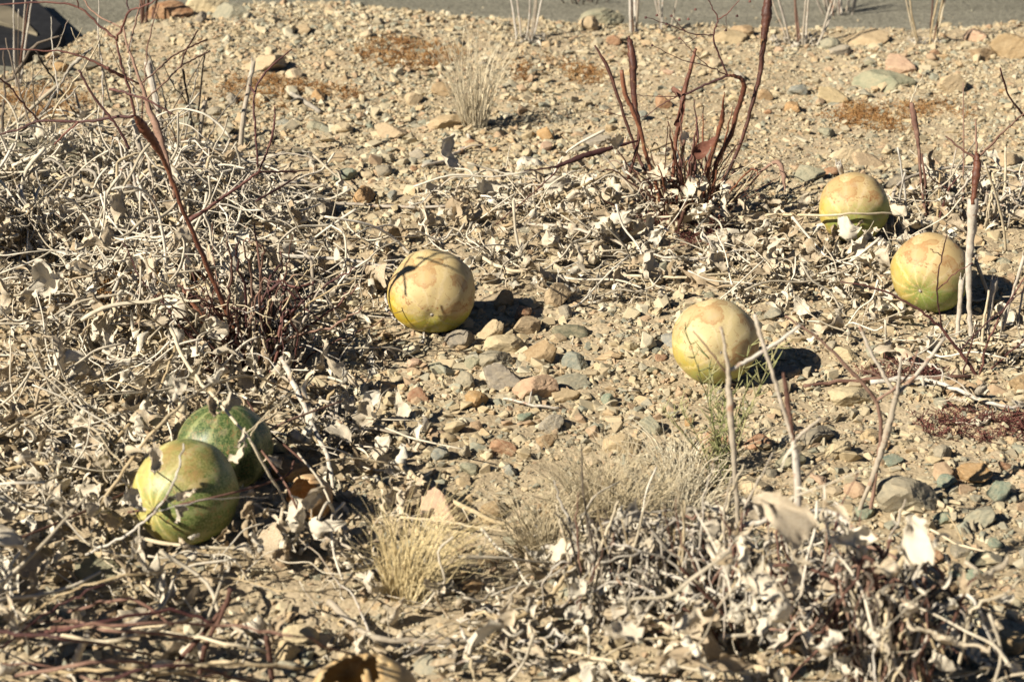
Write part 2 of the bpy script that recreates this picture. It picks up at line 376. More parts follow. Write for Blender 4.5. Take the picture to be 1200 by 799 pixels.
# ------------------------------------------------------------------ scattered stuff (geometry nodes instances)
SRC = {}
def scatter(name, key, vfs, mat, pos, rot, scl, label, cat, smooth=True):
    if key not in SRC:
        SRC[key] = [bpy.data.objects.new('%s_source' % key, mesh(key, v, f, mat, smooth)) for v, f in vfs]
    src = SRC[key]
    me = bpy.data.meshes.new(name); n = len(pos)
    me.vertices.add(n); me.vertices.foreach_set('co', np.asarray(pos, np.float32).ravel())
    for nm, ty, arr, k in (('rot', 'FLOAT_VECTOR', rot, 'vector'), ('scl', 'FLOAT_VECTOR', scl, 'vector')):
        a = me.attributes.new(nm, ty, 'POINT'); a.data.foreach_set(k, np.asarray(arr, np.float32).ravel())
    a = me.attributes.new('idx', 'INT', 'POINT'); a.data.foreach_set('value', rng.integers(0, len(src), n).astype(np.int32))
    me.materials.append(mat); me.update()
    o = obj(name, me); tag(o, label, cat, kind='stuff')
    g = bpy.data.node_groups.new(name, 'GeometryNodeTree')
    g.interface.new_socket('Geometry', in_out='INPUT', socket_type='NodeSocketGeometry')
    g.interface.new_socket('Geometry', in_out='OUTPUT', socket_type='NodeSocketGeometry')
    gi = g.nodes.new('NodeGroupInput'); go = g.nodes.new('NodeGroupOutput')
    jn = g.nodes.new('GeometryNodeJoinGeometry')
    for s in src:
        oi = g.nodes.new('GeometryNodeObjectInfo'); oi.inputs['Object'].default_value = s; oi.inputs['As Instance'].default_value = False
        gti = g.nodes.new('GeometryNodeGeometryToInstance')
        g.links.new(oi.outputs['Geometry'], gti.inputs[0]); g.links.new(gti.outputs[0], jn.inputs[0])
    ip = g.nodes.new('GeometryNodeInstanceOnPoints'); ip.inputs['Pick Instance'].default_value = True
    def na(nm, ty):
        x = g.nodes.new('GeometryNodeInputNamedAttribute'); x.data_type = ty; x.inputs[0].default_value = nm; return x.outputs[0]
    e = g.nodes.new('FunctionNodeEulerToRotation'); g.links.new(na('rot', 'FLOAT_VECTOR'), e.inputs[0])
    g.links.new(gi.outputs[0], ip.inputs['Points']); g.links.new(jn.outputs[0], ip.inputs['Instance'])
    g.links.new(na('idx', 'INT'), ip.inputs['Instance Index']); g.links.new(e.outputs[0], ip.inputs['Rotation'])
    g.links.new(na('scl', 'FLOAT_VECTOR'), ip.inputs['Scale']); g.links.new(ip.outputs[0], go.inputs[0])
    md = o.modifiers.new('scatter', 'NODES'); md.node_group = g
    return o

# where the dead vine mat lies: ellipses in the photo's frame, used only to lay out density on the ground
MAT = [(980, 860, 260, 65, .8), (-140, 330, 160, 90, 1.0), (-120, 760, 190, 120, 1.0), (90, 255, 300, 70, 1.0), (190, 400, 230, 110, 1.0), (60, 560, 230, 130, .95), (300, 300, 110, 50, .8), (310, 640, 150, 80, .75),
       (100, 720, 260, 80, .38), (640, 755, 270, 60, .5), (780, 690, 190, 75, .32), (960, 720, 120, 70, .22), (650, 262, 165, 45, .95),
       (720, 325, 130, 45, .75), (800, 290, 85, 48, .75), (960, 320, 150, 62, 1.0), (1130, 250, 110, 35, .6), (430, 330, 60, 45, .7),
       (1130, 400, 110, 45, .55), (420, 560, 80, 80, .6), (560, 290, 70, 35, .7), (400, 420, 60, 70, .45), (1000, 380, 90, 35, .6)]
HEAP = [(960, 850, 230, 55, .11), (-140, 330, 120, 70, .10), (-120, 760, 160, 90, .10), (330, 530, 50, 60, .06), (60, 270, 260, 70, .055), (190, 390, 110, 75, .075), (90, 440, 190, 90, .045), (60, 580, 180, 110, .035), (800, 275, 60, 35, .035),  # heaps past the frame edges are added to shade the view
        (790, 700, 170, 70, .03), (640, 760, 200, 50, .03), (300, 660, 120, 60, .025), (1140, 260, 70, 30, .03), (980, 320, 150, 50, .018), (650, 262, 130, 35, .018)]
def ell(px, py, L, mode='max'):
    s = np.zeros_like(px)
    for cx, cy, rx, ry, wv in L:
        q = ((px - cx)/rx)**2 + ((py - cy)/ry)**2
        s = np.maximum(s, wv*(1 - sstep(.55, 1.35, q)))
    return s
def mat_d(x, y):
    px, py = proj(x, y, 0*x); return ell(px, py, MAT)
def heap_h(x, y):
    px, py = proj(x, y, 0*x); return 1.3*ell(px, py, HEAP)*(.45 + .9*vnoise(x*11 + 2, y*11))
def rand_ground(n):                          # uniform in a trapezoid a bit wider than the view
    y = rng.uniform(1.0, 3.95, n*2); x = rng.uniform(-1.35, 1.35, n*2)
    k = np.abs(x) < .30*y + .16; return x[k][:n], y[k][:n]

GOURD_SPOTS = []                             # filled below, keeps litter and stones out of the gourds
def build_stuff():
    # pebbles
    x, y = rand_ground(260000)
    keep = ((y < edge_y(x) + .03) | (rng.random(len(x)) < .07*np.exp(-(y - edge_y(x))/.12))) & (rng.random(len(x)) < .5 + .8*sstep(.30, .55, vnoise(x*3.1 + 8, y*3.1)*.6 + vnoise(x*9, y*9)*.4)) & (rng.random(len(x)) < 1 - .55*mat_d(x, y)); x = x[keep]; y = y[keep]; n = len(x)
    r = np.clip(np.exp(rng.normal(-6.15, .60, n)), .0012, .0115)
    patch = vnoise(x*5, y*5); r *= .75 + .5*patch
    sc3 = np.stack([r*rng.uniform(.8, 1.3, n), r*rng.uniform(.8, 1.3, n), r*rng.uniform(.5, .9, n)], 1)
    z = np.maximum(ground_h(x, y), -.051) + sc3[:, 2]*rng.uniform(-.35, .5, n)
    rot = np.stack([rng.normal(0, .35, n), rng.normal(0, .35, n), rng.uniform(0, 6.28, n)], 1)
    scatter('gravel', 'pebble', [hull_vf(100 + i, 8 + i % 6) for i in range(26)], M['pebble'], np.stack([x, y, z], 1), rot, sc3,
            'loose tan and grey gravel covering the bare soil', 'gravel', False)
    # litter of leaf bits, shreds and stalk bits
    def lay(cnt, smin, smax, base, lift, powd=1.0, tiltz=1.2, where=None):
        x, y = rand_ground(cnt); d = mat_d(x, y)
        if where is not None: d = d*where(*proj(x, y, 0*x))
        k = (rng.random(len(x)) < base + (1 - base)*d**powd) & (y < edge_y(x) - .02) & ((d > .02) | (rng.random(len(x)) < base*6))
        x = x[k]; y = y[k]; n = len(x); d = d[k]
        s = rng.uniform(smin, smax, n)*rng.uniform(.7, 1.3, n)
        hh = heap_h(x, y); z = ground_h(x, y) + hh*rng.random(n)**.55*lift + s*.12
        ok = np.ones(n, bool)
        for c, rr in GOURD_SPOTS:
            ok &= (x - c[0])**2 + (y - c[1])**2 + (z - c[2])**2 > (rr + s*.45)**2
        x, y, z, s, hh = x[ok], y[ok], z[ok], s[ok], hh[ok]; n = len(x)
        tl = np.where(hh > .012, tiltz, .45)
        rot = np.stack([rng.normal(0, 1, n)*tl, rng.normal(0, 1, n)*tl, rng.uniform(0, 6.28, n)], 1)
        return np.stack([x, y, z], 1), rot, np.stack([s, s, s], 1)
    p, ro, s = lay(10000, .010, .034, .014, .95)
    scatter('leaf_litter', 'leafbit', [leaf_vf(300 + i, False, 9, 7, .20) for i in range(20)], M['leafbit'], p, ro, s,
            'crumbled beige leaf litter caught in the dead vines', 'leaf litter')
    p, ro, s = lay(4300, .020, .044, .012, 1.05, 1.0, .8)
    scatter('crumpled_leaves', 'bigleaf', [leaf_vf(1300 + i, True, 14, 10, .12, i % 4 > 0) for i in range(22)], M['leaf'], p, ro, s,
            'crumpled papery dead leaves lying among the vines', 'leaf litter')
    p, ro, s = lay(17000, .012, .040, .014, 1.0)
    scatter('curled_shreds', 'shred', [shred_vf(400 + i) for i in range(16)], M['leafbit'], p, ro, s,
            'thin curled shreds of dead leaf and tendril among the vines', 'leaf litter')
    p, ro, s = lay(6000, .03, .12, .012, 1.0, 1.0, .5)
    scatter('stalk_litter', 'twigbit', [twig_vf(500 + i, 4 + i % 3, .007 + .0015*(i % 4), .03 + .02*(i % 4)) for i in range(16)], M['strawbit'], p, ro, s,
            'tangle of thin broken straw stalks over the ground', 'stalk litter')
    p, ro, s = lay(6600, .06, .17, .0, 1.15, 1.4, .55, lambda px, py: np.clip(1.15 - .95*sstep(330, 480, px) - .95*sstep(330, 440, py), .05, 1))
    scatter('curved_stalks', 'arc', [arc_vf(550 + i) for i in range(14)], M['strawbit'], p, ro, s,
            'long thin curving dead stems matted together over the left ground', 'stalk litter')
    # groundcover patches
    def cover(name, key, L, mat, cnt, label):
        x, y = rand_ground(cnt); px, py = proj(x, y, 0*x); d = ell(px, py, L)*sstep(.35, .6, vnoise(x*18, y*18) + .25*vnoise(x*60, y*60))
        k = (rng.random(len(x)) < d) & (y < edge_y(x) - .02); x = x[k]; y = y[k]; n = len(x); s = rng.uniform(.006, .013, n)
        scatter(name, key, [sprig_vf(600 + i) for i in range(8)], mat, np.stack([x, y, ground_h(x, y) + .001], 1),
                np.stack([rng.normal(0, .3, n), rng.normal(0, .3, n), rng.uniform(0, 6.28, n)], 1), np.stack([s, s, s*.8], 1), label, 'groundcover')
    cover('rusty_groundcover', 'rust', [(480, 75, 65, 15, 1), (655, 86, 55, 15, 1), (1050, 135, 85, 20, 1), (50, 125, 55, 16, 1), (330, 115, 90, 14, .8), (140, 330, 120, 36, 1)],
          M['rust'], 80000, 'low rust-coloured dried groundcover in patches between pebbles')
    cover('purple_groundcover', 'purple', [(1115, 505, 45, 18, 1), (1185, 520, 40, 25, 1), (1050, 445, 60, 12, .7), (800, 275, 60, 22, .8), (300, 400, 60, 40, .6)],
          M['purple'], 130000, 'low dark purple dried groundcover beside the brown oval stone')

# ------------------------------------------------------------------ gourds
def gourd_mat(name, lo, hi, green, green_amt, gdir, bdir, bth, bleach, stain=.5, mott=.5):
    m, t, n, l = newmat(name)
    oc = N(t, 'ShaderNodeTexCoord').outputs['Object']
    at = N(t, 'ShaderNodeAttribute', attribute_name='pole'); pv = at.outputs['Vector']
    sx = N(t, 'ShaderNodeSeparateXYZ'); l.new(pv, sx.inputs[0])
    lon = math_(t, 'ARCTAN2', sx.outputs[0], sx.outputs[1])
    wob = noise(t, 3.0, 3, .6, pv); wob2 = noise(t, 9.0, 4, .65, pv); fine = noise(t, 28, 4, .7, pv)
    ph = math_(t, 'ADD', math_(t, 'MULTIPLY', lon, 10.0), math_(t, 'ADD', math_(t, 'MULTIPLY', math_(t, 'SUBTRACT', wob2.outputs['Fac'], .5), 3.6), math_(t, 'MULTIPLY', math_(t, 'SUBTRACT', fine.outputs['Fac'], .5), 2.4)))
    st = math_(t, 'SINE', ph)                                     # ten long stripes pole to pole
    line = ramp(t, [(.66, 0.0), (.95, 1.0)], st).outputs[0]
    def dot(v):
        d = N(t, 'ShaderNodeVectorMath', operation='DOT_PRODUCT'); nn = N(t, 'ShaderNodeVectorMath', operation='NORMALIZE')
        l.new(oc, nn.inputs[0]); l.new(nn.outputs[0], d.inputs[0]); d.inputs[1].default_value = v; return d.outputs['Value']
    # ripe yellow skin
    c = ramp(t, [(.3, lo), (.7, hi)], wob.outputs['Fac']).outputs[0]
    c = mixc(t, math_(t, 'MULTIPLY', line, .7), c, tuple(min(1, a*1.25 + .06) for a in hi))
    # unripe green side with pale broken flecks
    gm = math_(t, 'ADD', dot(gdir), math_(t, 'MULTIPLY', math_(t, 'SUBTRACT', wob.outputs['Fac'], .5), .9))
    gm = math_(t, 'ADD', gm, math_(t, 'MULTIPLY', math_(t, 'SUBTRACT', wob2.outputs['Fac'], .5), 1.0))
    gm = math_(t, 'ADD', gm, math_(t, 'ADD', math_(t, 'MULTIPLY', math_(t, 'SUBTRACT', fine.outputs['Fac'], .5), .9), math_(t, 'MULTIPLY', st, -.14)))
    gm = ramp(t, [(.5 - green_amt*.5, 0.0), (.72 - green_amt*.5, 1.0)], math_(t, 'ADD', math_(t, 'MULTIPLY', gm, .5), .5)).outputs[0]
    fl = ramp(t, [(.47, 0.0), (.54, 1.0)], fine.outputs['Fac']).outputs[0]
    gcol = mixc(t, math_(t, 'MULTIPLY', fl, mott), green, tuple(a*.45 + b*.75 for a, b in zip(green, (.32, .34, .13))))
    gcol = mixc(t, math_(t, 'MULTIPLY', line, .7), gcol, (.30, .32, .13))
    c = mixc(t, gm, c, gcol)
    # sun-bleached cap with brown water-stain rims
    bm = math_(t, 'ADD', dot(bdir), math_(t, 'MULTIPLY', math_(t, 'SUBTRACT', wob.outputs['Fac'], .5), .75))
    bm = math_(t, 'ADD', bm, math_(t, 'MULTIPLY', math_(t, 'SUBTRACT', wob2.outputs['Fac'], .5), .38))
    k = math_(t, 'SUBTRACT', bm, bth)
    bl = ramp(t, [(.24, 0.0), (.46, .5), (.70, 1.0)], math_(t, 'ADD', math_(t, 'ADD', k, .5), math_(t, 'MULTIPLY', math_(t, 'SUBTRACT', fine.outputs['Fac'], .5), .25))).outputs[0]
    c = mixc(t, math_(t, 'MULTIPLY', bl, .92), c, bleach)
    br = ramp(t, [(.500, 0.0), (.515, 1.0), (.525, 1.0), (.60, 0.0)], math_(t, 'ADD', math_(t, 'SUBTRACT', k, .18), .5)).outputs[0]
    gate = ramp(t, [(.46, 0.0), (.56, 1.0)], noise(t, 2.1, 2, .5, oc).outputs['Fac'] if False else wob2.outputs['Fac']).outputs[0]
    c = mixc(t, math_(t, 'MULTIPLY', math_(t, 'MULTIPLY', br, gate), stain), c, (.27, .115, .035))
    c = mixc(t, math_(t, 'MULTIPLY', math_(t, 'MULTIPLY', line, bl), .35), c, (.62, .50, .30))
    pn = noise(t, 1.7, 5, .5, pv)
    pt = math_(t, 'MULTIPLY', ramp(t, [(.515, 0.0), (.548, .80), (.58, .42), (.70, .28)], pn.outputs['Fac']).outputs[0], bl)
    c = mixc(t, math_(t, 'MULTIPLY', pt, stain), c, (.34, .165, .06))
    sf = noise(t, 6.0, 8, .75, oc); c = mixc(t, ramp(t, [(.56, 0.0), (.70, .5)], noise(t, 60, 5, .7, oc).outputs['Fac']).outputs[0], c, (.44, .34, .21))
    vn = math_(t, 'ABSOLUTE', math_(t, 'SUBTRACT', noise(t, 3.3, 3, .5, oc if False else pv).outputs['Fac'], .5))
    c = mixc(t, math_(t, 'MULTIPLY', ramp(t, [(0.0, .9), (.020, 0.0)], vn).outputs[0], gate), c, (.33, .19, .08))
    # flower scar, specks
    ax = N(t, 'ShaderNodeVectorMath', operation='LENGTH'); cxy = N(t, 'ShaderNodeCombineXYZ')
    l.new(sx.outputs[0], cxy.inputs[0]); l.new(sx.outputs[1], cxy.inputs[1]); l.new(cxy.outputs[0], ax.inputs[0])
    sr = ramp(t, [(.05, 1.0), (.10, 0.0)], math_(t, 'ADD', ax.outputs['Value'], math_(t, 'MULTIPLY', math_(t, 'SUBTRACT', fine.outputs['Fac'], .5), .08))).outputs[0]
    c = mixc(t, math_(t, 'MULTIPLY', sr, .75), c, (.36, .27, .15))
    sp = noise(t, 45, 2, .5, pv); c = mixc(t, ramp(t, [(.70, 0.0), (.73, .6)], sp.outputs['Fac']).outputs[0], c, (.36, .22, .10))
    hb = math_(t, 'ADD', math_(t, 'MULTIPLY', fine.outputs['Fac'], .5), math_(t, 'MULTIPLY', line, .35))
    finish(t, c, ramp(t, [(.0, .42), (1.0, .68)], bl).outputs[0], hb, .18, .0012, spec=.35); return m
def cam_dir(p, dx, dy):                      # direction on a ball facing the viewer, offset right dx and down dy (radius 1)
    f = CP - np.asarray(p); f /= np.linalg.norm(f)
    r = np.cross([0, 0, 1.0], f); r /= np.linalg.norm(r); u = np.cross(f, r)
    return r*dx - u*dy + f*math.sqrt(max(.05, 1 - dx*dx - dy*dy))
def gourd_spot(px, py, rp, sink=.93):
    r = .045
    for _ in range(6):
        p = gp(px, py, r*sink); r = rp*depth(p)/F
    return p, r
def gourd_mesh(name, r, pole, mat, squash=.97, nu=72, nv=48, cut=None, seed=1):
    pole = pole/np.linalg.norm(pole); a = np.cross(pole, [.2, .1, 1.0]); a /= np.linalg.norm(a); b = np.cross(pole, a)
    th = np.linspace(0, math.pi, nv); ph = np.arange(nu)*2*math.pi/nu
    T, Pp = np.meshgrid(th, ph, indexing='ij')
    D = np.stack([np.sin(T)*np.cos(Pp), np.sin(T)*np.sin(Pp), np.cos(T)], -1)
    rr = 1 + .006*np.cos(10*Pp)*np.sin(T)**2 + .012*np.sin(2*Pp + seed)*np.sin(T)
    rr = rr - .05*np.exp(-(T/.16)**2) - .10*np.exp(-((math.pi - T)/.2)**2)
    rr = rr + .055*(n3(D.reshape(-1, 3), 1.1, seed*7) + .35*n3(D.reshape(-1, 3), 3.1, seed*5)).reshape(rr.shape)
    L = D*rr[..., None]*np.array([1, 1, squash])
    Wd = L[..., 0:1]*a + L[..., 1:2]*b + L[..., 2:3]*pole
    V = (Wd*r).reshape(-1, 3); Pl = D.reshape(-1, 3)
    Fc = []
    for i in range(nv - 1):
        for j in range(nu):
            k = (j + 1) % nu
            q = (i*nu + j, i*nu + k, (i+1)*nu + k, (i+1)*nu + j)
            if cut is not None and cut(Wd.reshape(-1, 3)[list(q)].mean(0)): continue
            Fc.append(q[::-1])
    me = mesh(name, V, Fc, mat)
    at = me.attributes.new('pole', 'FLOAT_VECTOR', 'POINT'); at.data.foreach_set('vector', Pl.astype(np.float32).ravel())
    import bmesh
    bm = bmesh.new(); bm.from_mesh(me); bmesh.ops.remove_doubles(bm, verts=bm.verts, dist=r*.0015)
    bmesh.ops.delete(bm, geom=[v for v in bm.verts if not v.link_faces], context='VERTS'); bm.to_mesh(me); bm.free()
    me.polygons.foreach_set('use_smooth', [True]*len(me.polygons))
    return me
YEL = ((.66, .47, .10), (.74, .58, .17)); PALE = (.74, .61, .40)
G = {}
def gourd(key, px, py, rp, polexy, label, lo, hi, green, gamt, gpix, bpix, bth, bleach, stain, mott=.5, seed=1, sink=.93, name='gourd'):
    p, r = gourd_spot(px, py, rp, sink)
    pole = cam_dir(p, *polexy); GOURD_SPOTS.append((p, r)); G[key] = (p, r)
    m = gourd_mat(key + '_skin', lo, hi, green, gamt, tuple(cam_dir(p, *gpix)), tuple(cam_dir(p, *bpix)), bth, bleach, stain, mott)
    root = thing(name, label, 'gourd', (p[0], p[1], p[2]), 'ripe wild gourds lying on the ground')
    sk = obj('skin', gourd_mesh('skin', r, pole, m, squash=(.93, 1.0, .95, .98, .94, 1.0)[seed % 6], seed=seed), root)
    # withered stem stub at the far pole
    q = -pole*r*.86; e = -pole*r*1.12 + np.array([.002, 0, .004])
    V, Fc = tube_vf(*smooth_path([q, (q + e)/2 + np.array([0, .001, .001]), e], [r*.075, r*.05, r*.06], 4), 7, .08)
    obj('stem_stub', mesh('stem_stub', V, Fc, M['straw']), root)
    # dried flower scar, a small star disc at the near pole
    V, Fc = stone_vf(1, 77 + seed, rough=.2); b = Vector(pole).to_track_quat('Z', 'Y').to_matrix()
    V = (V*np.array([.05, .05, .012])*r) @ np.array(b).T + pole*r*.918
    obj('flower_scar', mesh('flower_scar', V, Fc, M['greystem']), root)
    return root
gourd('g1', 507, 342, 51, (-.03, .56), 'yellow gourd with peach bleached top, alone left of the stony patch', (.46, .31, .018), (.54, .40, .05), (.34, .31, .03), -.25, (.6, .7), (.15, -.75), .10, (.53, .405, .20), .9, seed=1)
gourd('g2', 837, 400, 51, (.17, .28), 'pale cream-yellow gourd behind the wispy green sprig, near the thin forked stalks', (.47, .35, .07), (.53, .42, .14), (.36, .34, .08), -.35, (.3, .9), (.25, -.7), .12, (.53, .425, .22), .9, seed=2)
gourd('g3', 1001, 243, 41, (-.05, .45), 'yellow and green gourd with a vine stalk across it, farthest back by the straw clumps', (.46, .34, .06), (.54, .42, .12), (.24, .28, .06), .10, (.65, .55), (-.1, -.8), .50, (.50, .36, .17), .9, seed=3)
gourd('g4', 1091, 320, 47, (-.25, .5), 'orange-topped gourd with green lower right side beside the cut pale stalk', (.46, .34, .07), (.53, .41, .14), (.20, .24, .05), .04, (.75, .5), (.15, -.75), .48, (.51, .365, .175), .95, seed=4)
gourd('g5', 218, 577, 62, (-.62, .3), 'mottled yellow-green striped gourd under dry leaves, in front of the dark green gourd', (.40, .345, .08), (.47, .42, .15), (.10, .145, .035), .19, (.80, .05), (.0, -.55), 1.0, (.42, .29, .10), .6, .9, seed=5)
gourd('g6', 263, 523, 56, (.1, -.93), 'dark green striped gourd half hidden behind the mottled yellow-green one', (.20, .28, .06), (.30, .36, .10), (.032, .066, .017), 1.0, (.2, .2), (0, -.8), 1.6, (.6, .5, .2), .2, .55, seed=6)
# hollow broken gourd at the bottom edge
p, r = gourd_spot(427, 828, 66, .85); GOURD_SPOTS.append((p, r)); G['g7'] = (p, r)
hole = cam_dir(p, -.28, -.80)
def cut7(q):
    d = q/np.linalg.norm(q); s = d @ hole
    return s > .80 + .09*math.sin(7*math.atan2(d[0], d[1])) + .05*math.sin(23*d[0])
m7 = gourd_mat('g7_skin', (.40, .27, .10), (.46, .33, .15), (.3, .2, .1), -.5, (0, 0, -1), (0, 0, 1), -.3, (.46, .32, .15), .4)
root = thing('hollow_gourd', 'hollow tan dried gourd with a broken hole in its top', 'gourd', p)
o = obj('shell', gourd_mesh('shell', r, cam_dir(p, .2, .7), m7, cut=cut7, seed=8), root)
sm = o.modifiers.new('wall', 'SOLIDIFY'); sm.thickness = .0022; sm.offset = -1
# torn shell fragment by the dark green gourd
p, r = gourd_spot(362, 584, 29, .78); GOURD_SPOTS.append((p, r)); G['g8'] = (p, r)
op = cam_dir(p, -.75, -.05)
def cut8(q):
    d = q/np.linalg.norm(q); return d @ op > .42 + .14*math.sin(6*d[2] + 1) + .08*math.sin(17*d[1] + 9*d[2])
m8 = gourd_mat('g8_skin', (.34, .17, .055), (.44, .25, .10), (.4, .3, .1), -.5, (0, 0, -1), (0, 0, 1), .1, (.50, .34, .18), .7)
root = thing('gourd_shell', 'torn orange-brown gourd shell, open on one side, beside the dark green gourd', 'gourd shell', p)
o = obj('shell', gourd_mesh('shell', r, cam_dir(p, .4, .5), m8, cut=cut8, seed=9), root)
sm = o.modifiers.new('wall', 'SOLIDIFY'); sm.thickness = .0016; sm.offset = -1

# ------------------------------------------------------------------ stones
COLN = {'tan': (0.43, 0.324, 0.188), 'pale tan': (0.516, 0.417, 0.264), 'grey': (0.267, 0.247, 0.196), 'dark grey': (0.138, 0.132, 0.112), 'reddish brown': (0.292, 0.132, 0.068), 'pinkish': (0.456, 0.298, 0.2), 'greenish grey': (0.215, 0.226, 0.164), 'blue-grey': (0.185, 0.213, 0.208), 'dark green': (0.065, 0.085, 0.064), 'brown': (0.31, 0.2, 0.1), 'orange-brown': (0.378, 0.213, 0.084), 'teal': (0.138, 0.204, 0.164), 'black': (0.028, 0.028, 0.03)}
PH = [[mesh('stone', *stone_vf(4 if big else 3, 20 + i + 40*big, planes=7 + i % 5, rough=.06, round_=.28 + .04*(i % 4)), M['stone'], False) for i in range(14)] for big in (0, 1)]
STONES = []
def stone(px, py, wpx, hpx, col, label, big=None, rz=None, group='stones lying in the gravel', jit=.12):
    p = gp(px, py + hpx*.25); dp = depth(p); rx = wpx/2*dp/F
    el = math.atan2(CAM_H, p[1])                     # view elevation splits the seen height into depth and height
    rzh = min(hpx/2*dp/F*1.0, rx*.85); ry = rx*R(.7, 1.0)
    big = wpx > 26 if big is None else big
    o = obj('stone', random.choice(PH[1 if big else 0]), None, (p[0], p[1] + ry*.2, p[2] + rzh*.42))
    o.scale = (rx*1.02, ry, rzh); o.rotation_euler = (R(-.25, .25), R(-.25, .25), rz if rz is not None else R(0, 6.28) if abs(wpx - hpx) < 12 else R(-.4, .4))
    b = COLN[col]; k = R(1 - jit, 1 + jit); o.color = (b[0]*k, b[1]*k*R(.97, 1.03), b[2]*k*R(.93, 1.07), 1)
    tag(o, label, 'stone', group); STONES.append((px, py, max(wpx, hpx)*.5)); return o
